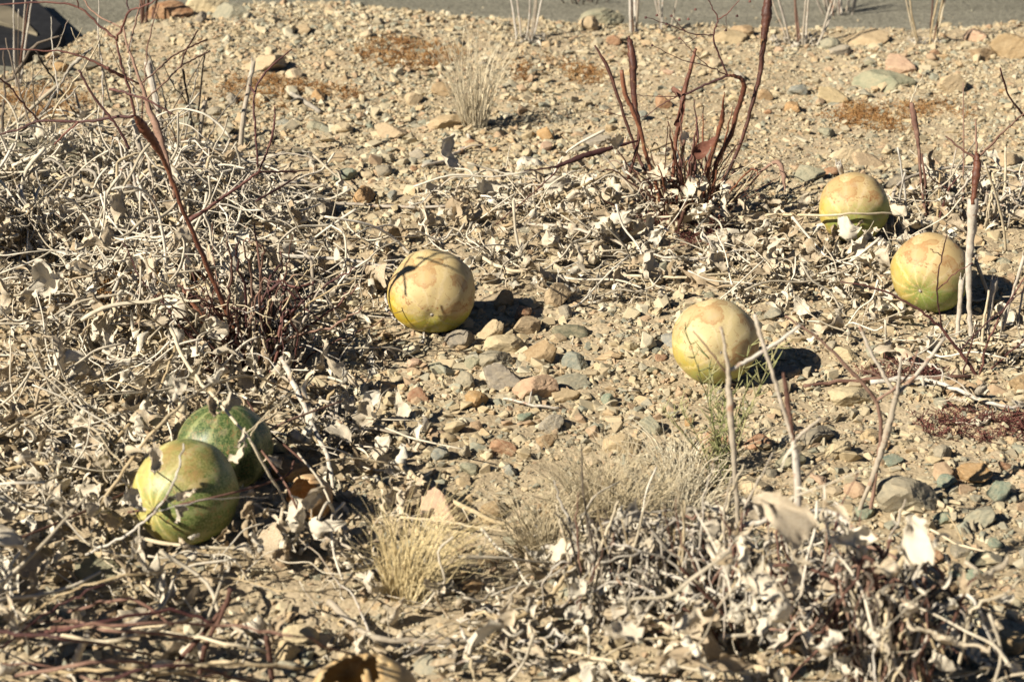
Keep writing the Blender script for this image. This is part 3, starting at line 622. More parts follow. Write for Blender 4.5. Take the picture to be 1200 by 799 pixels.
HAND = [(536, 398, 32, 28, 'dark grey', 'dark grey stone touching the yellow gourd on its shaded side'),
 (612, 369, 26, 18, 'reddish brown', 'reddish brown block of stone at the tip of the yellow gourd\'s shadow'),
 (614, 384, 32, 22, 'tan', 'rounded tan stone just below the reddish brown block'),
 (596, 405, 46, 26, 'pale tan', 'pale tan stone with a flat top, largest of the pile by the yellow gourd'),
 (635, 417, 40, 30, 'brown', 'brown chunky stone right of the flat pale tan stone'),
 (581, 423, 34, 22, 'grey', 'round light grey stone in the pile below the yellow gourd'),
 (586, 445, 46, 30, 'grey', 'angular grey stone below the round light grey one'),
 (627, 456, 44, 28, 'pinkish', 'pinkish tan blocky stone beside the angular grey one'),
 (670, 449, 38, 18, 'greenish grey', 'flat greenish grey slab of stone right of the pinkish block'),
 (661, 462, 30, 16, 'tan', 'small tan stone tucked under the flat greenish slab'),
 (675, 424, 27, 24, 'blue-grey', 'pointed blue-grey stone near the brown chunky stone'),
 (668, 389, 34, 15, 'dark green', 'dark green shiny flat stone in the stony patch'),
 (650, 348, 30, 27, 'tan', 'tan block of stone beyond the gourd\'s shadow'),
 (662, 366, 19, 14, 'grey', 'small pale grey pebble beside the tan block'),
 (615, 489, 19, 13, 'teal', 'small teal pebble below the pinkish block'),
 (557, 470, 26, 20, 'orange-brown', 'orange-tan stone left of the angular grey stone'),
 (579, 389, 28, 24, 'tan', 'tan stone leaning up in the yellow gourd\'s shadow'),
 (591, 353, 32, 22, 'brown', 'brown stone buried in the yellow gourd\'s shadow'),
 (655, 398, 18, 13, 'tan', 'small tan pebble above the brown chunky stone'),
 (556, 425, 22, 20, 'greenish grey', 'small greenish grey stone left of the round grey stone'),
 (545, 447, 24, 26, 'grey', 'upright grey stone at the pile\'s shaded end'),
 (513, 597, 52, 38, 'pinkish', 'reddish pink rough rock behind the golden grass tuft'),
 (1062, 583, 64, 42, 'grey', 'large rough grey-brown rock alone in the gravel, with stem shadows over it'),
 (1142, 556, 44, 24, 'orange-brown', 'smooth orange-brown oval stone below the purple groundcover'),
 (1047, 539, 28, 14, 'teal', 'dark teal flat pebble above the large rough rock'),
 (1107, 609, 22, 15, 'teal', 'teal pebble in front of the large rough rock'),
 (1000, 466, 54, 22, 'pale tan', 'long flat pale stone under the leaning red twig'),
 (1150, 605, 44, 26, 'greenish grey', 'greenish tan rounded stone below the oval one'),
 (1060, 645, 38, 20, 'tan', 'rounded tan stone near the tip of the dry vine heap'),
 (1092, 691, 44, 18, 'brown', 'dark brown flat stone half in shade by the vine heap'),
 (1150, 655, 30, 14, 'dark green', 'dark green flat stone in the gravel\'s corner'),
 (1140, 675, 24, 16, 'teal', 'dark teal stone beside the dark green flat one'),
 (1170, 700, 30, 20, 'tan', 'tan stone at the shaded gravel corner'),
 (1035, 98, 54, 20, 'greenish grey', 'wide flat greenish grey slab behind the rusty patch'),
 (1056, 76, 32, 22, 'pinkish', 'pink and tan block of stone behind the flat grey slab'),
 (935, 107, 24, 14, 'blue-grey', 'blue-grey oval stone left of the rusty patch'),
 (976, 113, 32, 18, 'tan', 'tan chunky stone beside the blue-grey oval'),
 (970, 53, 26, 16, 'greenish grey', 'grey-green stone beside the roadside clump of stalks'),
 (986, 60, 26, 15, 'grey', 'smooth light grey oval stone next to the grey-green one'),
 (1012, 47, 42, 15, 'tan', 'long tan stone at the road edge behind the oval'),
 (1145, 43, 26, 15, 'pinkish', 'pink flat stone at the road edge'),
 (1185, 58, 50, 32, 'brown', 'large tan-brown rock at the road edge near the pink stone'),
 (1115, 100, 34, 24, 'tan', 'yellowish tan stone beyond the rusty patch'),
 (1150, 65, 34, 14, 'brown', 'brown flat stone in front of the pink one'),
 (871, 38, 26, 18, 'brown', 'brown rounded stone at the road edge by the tall trumpet tip'),
 (706, 22, 44, 24, 'greenish grey', 'grey-green rock on the road edge by the spiky black tuft'),
 (690, 30, 22, 18, 'tan', 'tan stone leaning on the grey-green rock'),
 (718, 49, 18, 12, 'reddish brown', 'reddish stone before the grey-green rock'),
 (245, 6, 46, 30, 'pale tan', 'pale smooth boulder on the verge crest'),
 (200, 14, 48, 26, 'reddish brown', 'purple-brown rock beside the pale boulder'),
 (270, 15, 34, 20, 'greenish grey', 'grey-green stone right of the pale boulder'),
 (236, 21, 20, 16, 'dark grey', 'small dark stone below the pale boulder'),
 (314, 74, 46, 22, 'tan', 'wide tan rock in the gravel behind the left thicket'),
 (58, 186, 160, 44, 'greenish grey', 'broad greenish grey flat rock behind the left vine mat'),
 (378, 246, 38, 28, 'dark grey', 'dark grey stone in shade at the vine mat\'s tip'),
 (559, 252, 46, 26, 'pale tan', 'pale angular stone above the yellow gourd'),
 (490, 183, 22, 13, 'grey', 'grey stone touching the forked pale twig'),
 (1018, 190, 34, 18, 'tan', 'tan stone behind the farthest gourd'),
 (990, 180, 28, 18, 'pale tan', 'whitish stone behind the farthest gourd'),
 (945, 205, 32, 22, 'greenish grey', 'greenish rock left of the farthest gourd'),
 (1052, 215, 26, 22, 'dark grey', 'dark round stone between farthest gourd and red stem'),
 (1150, 225, 26, 16, 'grey', 'grey smooth stone behind the cut pale stalk'),
 (1180, 190, 34, 20, 'tan', 'tan stone behind the right thicket'),
 (335, 765, 34, 34, 'tan', 'pitted tan stone touching the hollow gourd'),
 (115, 665, 50, 26, 'greenish grey', 'greenish stone under the reddish twig tangle'),
 (895, 113, 18, 14, 'brown', 'small brown stone behind the tall trumpet stem'),
 (455, 155, 34, 16, 'tan', 'tan slab near the pale grass wisp'), (530, 145, 44, 18, 'tan', 'tan slab at the foot of the pale grass wisp'),
 (700, 165, 30, 18, 'grey', 'grey stone by the torn husk of the red plant'), (640, 215, 28, 18, 'brown', 'brown stone above the central leaf litter'),
 (850, 46, 36, 15, 'tan', 'tan low stone behind the thin branching flower stem'),
]
for a in HAND: stone(*a)
# near-black block as painted cast shade on the road; slab as its lit gap
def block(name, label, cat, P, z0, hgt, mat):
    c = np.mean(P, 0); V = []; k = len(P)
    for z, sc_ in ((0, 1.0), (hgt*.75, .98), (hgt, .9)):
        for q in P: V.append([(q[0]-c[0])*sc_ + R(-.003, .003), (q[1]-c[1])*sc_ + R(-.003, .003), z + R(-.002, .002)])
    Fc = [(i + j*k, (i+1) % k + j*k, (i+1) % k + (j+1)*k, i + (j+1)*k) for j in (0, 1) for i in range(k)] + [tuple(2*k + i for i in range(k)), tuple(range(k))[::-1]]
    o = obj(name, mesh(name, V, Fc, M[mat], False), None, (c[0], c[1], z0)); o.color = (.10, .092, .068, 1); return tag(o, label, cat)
def rp_(px, py, z): d = ray(px, py); return CP + d*((z - CAM_H)/d[2])
M['shade_black'] = mat_plant('painted_shade', [(.010, .010, .011), (.018, .018, .019), (.03, .03, .03)], 40)
block('rock', 'near-black block painted as cast shade on the road edge behind the left thicket', 'rock', [rp_(x, y, -.055) for x, y in ((-70, 70), (20, 82), (66, 72), (78, 52), (62, 34), (40, 12), (-70, 0))], -.058, .035, 'shade_black')  # no real rock: stands in for the cast shade
block('slab', 'flat grey-brown slab as the lit gap in the painted roadside shade', 'rock', [rp_(x, y, -.024) for x, y in ((-60, 26), (-10, 28), (20, 36), (43, 44), (34, 30), (12, 12), (-60, -4))], -.0245, .008, 'stone')  # no real slab: stands in for the lit gap
# named neighbours for the labels of the many smaller stones
ANCH = [(507, 342, 'beside the yellow gourd that lies alone'), (837, 400, 'around the pale cream gourd'), (1001, 243, 'around the farthest gourd'), (1091, 320, 'around the orange-topped gourd'),
        (620, 440, 'in the stony patch below the lone yellow gourd'), (800, 200, 'around the red-brown trumpet plant'), (1070, 600, 'in the gravel around the large rough rock'), (1050, 120, 'around the rusty patch near the road'),
        (560, 110, 'around the pale grass wisp'), (500, 30, 'on the verge crest by the road'), (330, 120, 'behind the left vine thicket'), (880, 550, 'around the wispy green sprig'),
        (700, 540, 'in gravel before the lower vine heap'), (490, 620, 'around the golden grass tuft'), (900, 60, 'at the road edge by the stalk clumps'), (400, 480, 'in the shade right of the left vine mat'),
        (1000, 470, 'around the long flat pale stone'), (250, 600, 'around the two green gourds'), (1150, 720, 'in the shaded corner past the vine heap'), (620, 190, 'in open gravel between grass wisp and trumpet plant')]
names = ['tan', 'pale tan', 'grey', 'tan', 'greenish grey', 'pinkish', 'brown', 'pale tan', 'blue-grey', 'reddish brown', 'grey', 'orange-brown', 'dark grey', 'teal']
tries = 0; made = 0; RAND = []
while made < 215 and tries < 9000:
    tries += 1
    px = R(-20, 1220); py = 30 + (R(0, 1)**.8)*740
    pt = gp(px, py)
    if float(mat_d(pt[0], pt[1])) > .35 or pt[1] > float(edge_y(pt[0])) - .03: continue
    sc_ = (py + 560)/1000; wpx = (11 + 17*R(0, 1)**2.2)*sc_*1.25; hpx = wpx*R(.5, .8)
    if any((px - a)**2 + ((py - b)*1.4)**2 < (c + wpx*.5)**2 for a, b, c in STONES): continue
    if any(np.hypot(pt[0] - c[0], pt[1] - c[1]) < rr*.8 for c, rr in GOURD_SPOTS): continue
    cn = random.choice(names); an = min(ANCH, key=lambda a: (a[0]-px)**2 + ((a[1]-py)*1.6)**2)[2]
    sz = 'small ' if wpx < 20 else 'larger '
    o = stone(px, py, wpx, hpx, cn, sz + cn + ' stone ' + an); made += 1
    ax_ = [a for a in ANCH if a[2] == an][0]; RAND.append((o, gp(ax_[0], ax_[1])))

BYL = {}
for o, a in RAND: BYL.setdefault(o['label'], []).append((math.hypot(o.location.x - a[0], o.location.y - a[1]), o))
for lb, L in BYL.items():
    if len(L) > 1:
        for k, (d, o) in enumerate(sorted(L, key=lambda q: q[0])): o['label'] = lb + (', closest to it', ', second closest', ', third closest', ', fourth closest', ', fifth closest', ', farthest off', ', outermost')[min(k, 6)]
# ------------------------------------------------------------------ plants
def stalk(root, name, pts, rpx, mat, Y0, bend=0.0, sides=7, n=6, jit=0.0, lean=None):
    """upright stem through photo points at distance Y0; bend tilts the plane away with height"""
    P = []
    for i, q in enumerate(pts):
        Y = Y0 + (q[2] if len(q) > 2 else bend*i/max(1, len(pts) - 1))
        P.append(vp(q[0], q[1], Y))
    rr = np.array(rpx if np.ndim(rpx) else [rpx]*len(pts))*np.array([depth(p) for p in P])/F
    if len(P) > 3 and mat in (M['palestalk'], M['trumpet'], M['redtwig']): rr = rr*rng.uniform(.9, 1.12, len(rr))
    return tube(name, P, rr, mat, root, sides, n, max(jit, .0003), .10)
def base_at(px, py):
    p = gp(px, py, -.006); return p
def root_stem(root, name, pts, rpx, mat, **k):        # a stem whose first point is planted in the ground
    b = base_at(*pts[0][:2]); return stalk(root, name, pts, rpx, mat, float(b[1]), **k)

def Z8(x, y): return (680 + x/2.664, y/2.664)
def ZS(x, y): return (x/5.0, y/5.0)
# --- central red-brown desert plant
b0 = base_at(800, 262)
P1 = thing('trumpet_plant', 'upright red-brown plant with swollen hollow stems, tallest in the open gravel', 'dry plant', b0)
Yb = float(b0[1])
def s1(pts, rpx, mat='trumpet', nm='stem', bend=.0, **k): return stalk(P1, nm, [Z8(*q) for q in pts], np.array(rpx)*.76, M[mat], Yb, bend, **k)
s1([(330, 705), (385, 650), (410, 615), (455, 550), (500, 450), (530, 350), (560, 240), (570, 150), (578, 85), (583, 40), (586, 0), (588, -14)], [2.4, 2.6, 2.8, 2.8, 2.8, 2.9, 3.2, 4.4, 6.6, 7.6, 6.4, 3.0], bend=.05, sides=10)
bent = s1([(395, 700), (415, 590), (425, 510), (470, 420), (495, 330), (510, 285), (506, 252), (487, 239), (462, 237)], [2.6, 2.6, 3, 3.4, 4.2, 4.6, 4.0, 3.0, 2.0], bend=-.03, sides=9)
for q, r_ in [([(462, 237), (400, 262), (340, 290), (298, 303)], [2.0, 2.0, 1.8, 1.5]), ([(462, 237), (440, 190), (420, 140), (416, 110), (430, 60), (415, 30), (398, -5)], [1.5, 1.4, 1.5, 1.3, 1.1, .9, .8]),
              ([(430, 60), (455, 48), (470, 30), (497, 3)], [1, .9, .8, .6]), ([(416, 110), (370, 108), (330, 100), (270, 75), (205, 55)], [1.0, .9, .8, .7, .5]), ([(330, 100), (305, 75), (285, 50)], [.7, .6, .4]),
              ([(370, 108), (345, 130), (300, 140)], [.6, .5, .4]), ([(462, 237), (400, 210), (300, 180), (225, 142)], [1.0, .9, .7, .5]), ([(400, 210), (355, 165), (310, 120)], [.8, .6, .5]), ([(455, 48), (458, 90), (450, 98)], [.5, .4, .4]),
              ([(300, 303), (250, 330), (180, 370), (60, 345)], [1.0, .8, .6, .5]), ([(298, 303), (210, 300), (130, 290)], [.8, .6, .4])]:
    s1(q, r_, 'maroon', 'branch', bend=0, sides=5, jit=.0004).parent = bent
for (x, y) in [(205, 55), (240, 48), (285, 50), (310, 62), (338, 60), (490, 50), (455, 95), (530, 5), (270, 75), (225, 142), (310, 120), (360, 30)]:   # tiny seed heads
    c = vp(*Z8(x, y), Yb + R(-.03, .03)) - np.array(P1.location); V, Fc = stone_vf(1, 60); obj('seed_head', mesh('seed_head', V*.0018 + c, Fc, M['maroon']), P1)
s1([(150, 560), (185, 420), (172, 340), (166, 260), (163, 190), (156, 140), (152, 114)], [2.6, 3.0, 4.0, 5.2, 6.2, 5.6, 1.6], bend=.04, sides=9)
s1([(235, 640), (215, 560), (195, 520), (170, 460), (140, 370), (110, 280), (85, 210), (45, 143)], [2.2, 2.4, 2.3, 2.4, 2.4, 2.6, 3.0, 1.6], bend=.06)
s1([(250, 640), (235, 570), (210, 500), (185, 400), (160, 340), (140, 290), (128, 220)], [2.4, 2.6, 2.8, 3.2, 3.4, 3.8, 3.0], bend=.0)
s1([(288, 690), (288, 630), (292, 520), (300, 430), (315, 350), (325, 290), (345, 210), (362, 152)], [2.6, 2.8, 3, 3.2, 4.4, 3.6, 3.2, 2.0], bend=.03, sides=9)
s1([(370, 690), (395, 570), (405, 500), (430, 420), (443, 370), (446, 330), (450, 288)], [2.4, 2.6, 3.2, 4.2, 4.0, 2.0, .7], bend=-.04)
s1([(330, 690), (310, 560), (318, 480), (325, 440)], [2.4, 2.6, 2.8, 2.2], 'redtwig', bend=-.05)
s1([(430, 680), (450, 650), (520, 590), (560, 540), (600, 510), (622, 512), (634, 545), (640, 600)], [1.6, 1.6, 1.7, 1.9, 2.6, 4.0, 4.2, 1.2], 'redtwig', bend=-.06)
s1([(262, 690), (262, 560), (270, 440), (275, 380)], [1.0, 1, .9, .7], 'redtwig', bend=-.05); s1([(350, 700), (300, 740), (340, 600), (345, 510)], [1.6, 2.4, 3.0, 1.4], 'redtwig', bend=-.08)
s1([(180, 440), (120, 455), (60, 473), (0, 490), (-60, 515), (-100, 525), (-175, 533)], [1.6, 2.8, 4.6, 4.4, 3.0, 1.4, .8], 'maroon', bend=-.05, nm='branch')
s1([(-60, 515), (-100, 560), (-190, 640), (-262, 700)], [1.2, 1.1, .9, .6], 'maroon', bend=-.1, nm='branch')
for i in range(11):                           # slim upright stems
    x0 = 330 + R(-95, 90); h_ = R(230, 420); a = R(-.35, .35)
    s1([(x0, 700), (x0 + a*h_*.3 + R(-10, 10), 700 - h_*.35), (x0 + a*h_*.7 + R(-12, 12), 700 - h_*.7), (x0 + a*h_, 700 - h_)], np.array([2.0, 1.8, 2.2, .9])*R(.6, 1.0), random.choice(['trumpet', 'redtwig', 'maroon']), 'stem', bend=R(-.06, .05), jit=.0008)
for i in range(70):                           # fine twigs and dead shoots round the foot of the plant
    a = R(-1.2, 1.2); ln = R(130, 340); x0, y0 = 330 + R(-80, 95), 690 + R(-25, 55)
    s1([(x0, y0), (x0 + math.sin(a)*ln*.4 + R(-15, 15), y0 - math.cos(a)*ln*.45), (x0 + math.sin(a)*ln*.8 + R(-15, 15), y0 - math.cos(a)*ln*.8), (x0 + math.sin(a)*ln, y0 - math.cos(a)*ln*R(.7, 1))], np.array([1.2, 1.0, .9, .5])*R(.7, 1.5), random.choice(['maroon', 'redtwig', 'trumpet', 'trumpet', 'straw']), 'twig', bend=R(-.08, .06), sides=5, jit=.0006)
LATE = []
def husk(root, px, py, Y, wpx, hpx, rot, seed, mat):
    V, Fc = leaf_vf(seed, False, 8, 6, .06); p = vp(px, py, Y); s = depth(p)/F
    o = obj('husk', mesh('husk', V*np.array([wpx*1.6, hpx, wpx])*s, Fc, M[mat]), root); o.location = p - np.array(root.location); o.rotation_euler = rot; return o
for x, y in ((230, 620), (370, 600), (110, 420), (160, 700), (420, 690), (480, 640), (300, 560), (520, 700), (60, 640), (250, 480)):
    LATE.append((P1, vp(*Z8(x, y), Yb + R(-.06, .0)), R(.022, .036)))
husk(P1, *Z8(300, 395), Yb - .01, 22, 36, (1.35, .25, -.25), 904, 'husk'); husk(P1, *Z8(315, 300), Yb - .01, 18, 22, (1.3, -1.1, .2), 905, 'husk')
husk(P1, *Z8(355, 490), Yb - .04, 18, 42, (1.2, .8, -.2), 906, 'husk'); husk(P1, *Z8(330, 440), Yb - .03, 14, 18, (1.3, -.3, .5), 907, 'leaf'); husk(P1, *Z8(636, 545), Yb - .05, 9, 30, (-1.4, 0, .1), 908, 'husk')

# --- left trumpet plant with wide thin branches
b0 = base_at(300, 440)
P2 = thing('trumpet_plant', 'spreading maroon plant with swollen stem rising out of the left vine mat', 'dry plant', b0); Yb2 = float(b0[1])
def s2(pts, rpx, mat='maroon', nm='branch', Y=None, bend=.08, **k): return stalk(P2, nm, pts, rpx, M[mat], Yb2 if Y is None else Y, bend, **k)
main2 = s2([(302, 448), (287, 408), (276, 385), (263, 358), (247, 322), (230, 281), (213, 243), (199, 203), (190, 184), (183, 171), (175, 160), (168, 150), (163, 142), (158, 136)],
   [3.4, 3.2, 3.0, 2.8, 2.5, 2.6, 2.2, 2.4, 3.2, 4.6, 6.0, 6.2, 4.2, 2.0], 'trumpet', 'stem', sides=10, bend=1.80 - Yb2)
Yt = 1.80
for q, r_ in [([(158, 136), (125, 139), (92, 143), (46, 142), (20, 152), (-15, 161)], [2.0, 1.8, 1.6, 1.5, 1.3, 1.2]), ([(92, 143), (78, 155), (64, 169)], [1.3, 1.2, 1.0]),
              ([(158, 136), (150, 100), (143, 78), (136, 47), (128, 40), (110, 24), (92, 9), (54, 3), (-10, 6)], [1.8, 1.6, 1.5, 1.4, 1.5, 1.3, 1.2, 1.1, .9]),
              ([(136, 47), (144, 31), (152, 14), (170, 7), (186, -2)], [1.5, 1.5, 1.3, 1.1, .9]), ([(92, 9), (90, -6)], [.9, .7]), ([(152, 14), (149, 4), (150, -8)], [.9, .8, .7]),
              ([(92, 82), (105, 105), (122, 130), (138, 150), (152, 175)], [1.4, 1.4, 1.5, 1.6, 1.8]), ([(128, 105), (150, 110), (172, 117), (205, 135)], [1.7, 1.5, 1.3, 1.0]),
              ([(-8, 88), (10, 100), (24, 118), (46, 142)], [1.1, 1.1, 1.2, 1.3]), ([(0, 58), (60, 60), (95, 66), (126, 80), (162, 98)], [.8, 1, 1.2, 1.5, 1.2]), ([(126, 80), (135, 86), (163, 99)], [2.2, 1.6, 1.1])]:
    s2(q, r_, Y=Yt, bend=R(-.05, .05), sides=6, jit=.0004).parent = main2
s2([(205, 232), (195, 185), (184, 150), (176, 130), (165, 97), (155, 70), (147, 46), (145, 30)], [2.0, 2.4, 4.4, 3.8, 2.0, 1.7, 1.3, 1.0], 'redtwig', 'stem')
for q in [[(166, 98), (185, 82), (200, 68), (222, 56), (242, 47)], [(172, 116), (192, 98), (212, 78), (228, 69), (246, 60)], [(212, 78), (218, 60), (232, 36)], [(150, 62), (158, 30), (164, 5)], [(140, 32), (110, 15), (98, 0)]]: s2(q, 1.0, 'redtwig', Y=Yt, sides=5)
s2([(222, 258), (245, 243), (263, 230), (285, 215), (304, 201)], [3.0, 2.0, 1.8, 1.6, 1.6], Y=Yb2, bend=.03)
for q in [[(304, 200), (314, 175), (321, 150), (322, 125)], [(302, 196), (299, 150), (298, 110), (312, 84), (342, 58)], [(304, 201), (330, 202), (362, 200)], [(299, 110), (292, 100)], [(300, 236), (328, 220), (350, 206)]]: s2(q, [1.3]*(len(q)-1) + [.8], Y=Yb2 + .04, sides=5, bend=.05)
s2([(285, 428), (277, 419), (257, 392), (236, 371), (222, 352), (214, 338)], [2.4, 3.0, 4.4, 4.8, 3.4, 1.6], 'trumpet', 'stem', bend=.03)
s2([(300, 440), (310, 400), (306, 330), (298, 262)], [2, 1.8, 1.7, 1.2], 'redtwig', bend=.05); s2([(292, 440), (296, 380), (290, 330)], [1.6, 1.4, 1.0], bend=.02)
s2([(305, 445), (322, 420), (331, 398), (334, 384), (345, 362)], [1.6, 3.0, 5.5, 6.0, 2.0], 'husk', 'stem', bend=.0)
for i in range(62):                           # dense fine maroon twigs fanning out at the base
    a = R(-1.15, 1.0); ln = R(90, 235); x0, y0 = 298 + R(-30, 24), 452 + R(-16, 22)
    s2([(x0, y0), (x0 + math.sin(a)*ln*.4 + R(-9, 9), y0 - math.cos(a)*ln*.45 + R(-9, 9)), (x0 + math.sin(a)*ln*.75 + R(-9, 9), y0 - math.cos(a)*ln*.7), (x0 + math.sin(a)*ln, y0 - math.cos(a)*ln*R(.6, 1))], np.array([1.6, 1.4, 1.1, .6])*R(.6, 1.4), random.choice(['maroon', 'maroon', 'redtwig', 'redtwig', 'straw']), bend=R(-.10, .06), sides=5, jit=.0014)
for q in [[(312, 505), (345, 490), (400, 470)], [(330, 480), (290, 505), (210, 545), (120, 590), (0, 640)], [(262, 470), (285, 500), (330, 560), (350, 600)], [(290, 470), (310, 500), (355, 540)], [(150, 600), (240, 585), (330, 560), (345, 540)]]:
    P = [gp(x, y, R(.03, .055)) for x, y in q]; tube('branch', P, [1.4*depth(p)/F for p in P], M['redtwig'], P2, 6)
# --- dark twiggy shrub far left
b0 = base_at(42, 215)
PD = thing('twiggy_shrub', 'dark leafless shrub with kinked twigs at the back of the left mat', 'dry plant', b0); Yd = float(b0[1])
for q, r_ in [([(42, 215), (42, 185), (41, 160), (44, 140)], [3, 2.6, 2.4, 2]), ([(38, 146), (46, 138), (68, 104), (80, 82), (92, 70), (108, 56)], [1.8, 1.8, 1.6, 1.6, 2.6, 1.2]), ([(42, 60), (54, 80), (66, 98), (80, 120), (92, 140), (120, 165)], [1, 1.2, 1.2, 1.1, 1, .8]),
              ([(44, 140), (60, 128), (78, 116), (92, 101)], [1.2, 1.1, 1, .8]), ([(44, 142), (30, 150), (10, 165)], [1.2, 1, .8]), ([(44, 140), (60, 165), (78, 190)], [1.2, 1, .8]), ([(7, 45), (15, 80), (30, 130), (42, 160)], [.9, 1, 1.2, 1.4]),
              ([(0, 95), (14, 92), (40, 55), (72, 42)], [2.2, 2.0, 1.8, 1.2]), ([(3, 175), (3, 130), (6, 110), (4, 60)], [1.8, 1.6, 1.3, 1]), ([(60, 20), (62, 60), (68, 110)], [.5, .7, .9]), ([(118, 40), (117, 60), (122, 90), (130, 120)], [.8, .9, 1, 1.2]),
              ([(174, 62), (188, 100), (196, 130), (206, 165)], [.8, 1.1, 1.2, 1.2]), ([(214, 82), (218, 105), (222, 138)], [1.6, 1.6, 1.6]), ([(240, 62), (236, 90), (232, 140)], [.9, 1.1, 1.2])]:
    stalk(PD, 'branch', q, r_, M['darktwig'] if R(0, 1) < .65 else M['greystem'], Yd, R(-.08, .1), 6, jit=.0006)
for i in range(22):
    x0 = R(-10, 250); y0 = R(150, 215); a = R(-.7, .7); ln = R(60, 170)
    stalk(PD, 'twig', [(x0, y0), (x0 + a*ln*.3 + R(-6, 6), y0 - ln*.4), (x0 + a*ln*.7 + R(-8, 8), y0 - ln*.72), (x0 + a*ln, y0 - ln)], np.array([1.1, .9, .8, .5])*R(.6, 1.2), M[random.choice(['straw', 'greystem', 'redtwig', 'darktwig', 'palestalk'])], Yd, R(-.12, .12), 5, jit=.0006)
# --- pale broken stalks standing in the left mat
def standing(label, pts, rpx, mat='palestalk', frayed=True, bend=.02, group=None, cat='dry stalk'):
    b = base_at(*pts[0]); t = thing('dry_stalk', label, cat, b, group)
    sm_ = stalk(t, 'stem', pts, rpx, M[mat], float(b[1]), bend, 8)
    if frayed:
        tip = vp(*pts[-1], float(b[1]) + bend); s = depth(tip)/F; r_ = rpx[-1] if np.ndim(rpx) else rpx
        for k in range(4):
            a = k*1.57 + R(0, .6); d = np.array([math.cos(a)*r_*.8, math.sin(a)*r_*.8, 0])*s
            tube('frayed_tip', [tip + d*.7 - [0, 0, .003], tip + d*1.1 + [0, 0, R(.003, .007)]], [.0009, .0004], M[mat], t, 4, 3).parent = sm_
    return t
LS = 'pale stalks standing in the left mat'
standing('pale upright stalk with curled tip behind the maroon stem', [(196, 190), (190, 152), (184, 125), (178, 96), (173, 72)], [3.6, 3.6, 3.6, 3.8, 4.8], bend=.03, group=LS)
standing('pale thick stalk reaching up to the maroon plant\'s fork', [(172, 240), (168, 205), (163, 170), (158, 140)], [4.2, 4.0, 3.6, 3.2], group=LS)
standing('leaning grey-tan stalk left of the thin forked red stem', [(280, 200), (284, 150), (290, 110), (297, 72)], [3, 3, 2.8, 2.6], group=LS)
standing('short pale broken stalk at the mat\'s back edge', [(228, 205), (233, 165), (240, 118)], [2.6, 2.6, 3.0], group=LS)
standing('thin pale stalk beside the black boughs of the shrub', [(112, 200), (100, 150), (88, 110)], [1.6, 1.5, 1.4], group=LS)
standing('straw stalk rising mid mat beside the lower trumpet', [(182, 350), (180, 305), (177, 262)], [2.6, 2.4, 2.0], group=LS)
standing('short stump of stalk near the mat\'s right slope', [(343, 405), (344, 385), (345, 362)], [3, 3, 2.4], group=LS)
standing('pale hooked stalk above the dark shaded litter', [(361, 395), (365, 350), (366, 310), (358, 298)], [2.4, 2.2, 2.2, 2], group=LS)
standing('stout tan stalk standing beside the two green gourds', [(208, 545), (209, 510), (214, 470)], [6.5, 6.2, 5.4], 'straw', group=LS)
standing('blurred straw stalk poking up through the reddish tangle', [(80, 800), (90, 770), (102, 745)], [4.5, 4.5, 4.0], bend=-.02, group=LS)

# --- right thicket: thin red stem, cut stalk, short stumps
b0 = base_at(1086, 262); P3 = thing('trumpet_plant', 'slender pinkish-red stem with narrow swelling between the two right gourds', 'dry plant', b0); Y3 = float(b0[1])
for q, r_, mm, nm in [([(1086, 262), (1083, 240), (1080, 216), (1077, 176), (1074, 155), (1071, 138), (1069, 126), (1067, 118)], [2, 1.8, 1.8, 2.0, 3.4, 4.2, 3, 1], 'redtwig', 'stem'), ([(1067, 120), (1074, 104), (1082, 88)], [.8, .7, .5], 'straw', 'branch'),
                   ([(1088, 262), (1086, 225), (1080, 180)], [2, 1.8, 1.2], 'redtwig', 'stem'), ([(1128, 262), (1129, 180), (1129, 97)], [1, .9, .6], 'redtwig', 'branch'), ([(1096, 268), (1104, 245), (1112, 222), (1125, 205)], [1.6, 1.4, 1.2, .8], 'maroon', 'branch'),
                   ([(1112, 222), (1095, 212), (1085, 200)], [1, .8, .6], 'maroon', 'branch'), ([(1172, 80), (1182, 112), (1200, 136)], [1.0, 1.2, 1.4], 'maroon', 'branch')]:
    stalk(P3, nm, q, r_, M[mm], Y3, R(-.03, .05), 6)
b0 = base_at(1139, 405); PC = thing('cut_stalk', 'pale cut hollow stalk with a red bulb on top, beside the orange-topped gourd', 'dry stalk', b0); Y4 = float(b0[1])
stalk(PC, 'stem', [(1139, 405), (1136, 360), (1135, 312), (1138, 270), (1140, 233)], [2.8, 3.0, 3.6, 5.0, 6.6], M['palestalk'], Y4, .02, 10)
stalk(PC, 'bulb', [(1140, 240), (1142, 222), (1144, 206), (1145, 194), (1145, 184), (1144, 178)], [2.2, 3.0, 4.8, 5.2, 3.4, 1.0], M['trumpet'], Y4, .02, 10)
for q in [[(1145, 186), (1165, 166), (1185, 146), (1205, 130)], [(1145, 186), (1128, 176), (1108, 160)], [(1144, 184), (1144, 165), (1143, 140)]]: stalk(PC, 'branch', q, [1.6, 1.3] + [.9]*(len(q) - 2), M['redtwig'], Y4 + .02, .03, 5)
RS = 'stumps beside the orange-topped gourd'
standing('short pale stump right in front of the orange-topped gourd', [(1121, 402), (1124, 365), (1127, 328)], [2.6, 2.8, 3.4], group=RS)
standing('straw stump with a frayed white head right of the cut stalk', [(1156, 402), (1160, 365), (1165, 328)], [2.2, 2.4, 4.6], group=RS)
standing('bent pale stub between the cut stalk and frayed stump', [(1164, 372), (1156, 340), (1144, 306)], [2.2, 2.2, 2.2], group=RS)
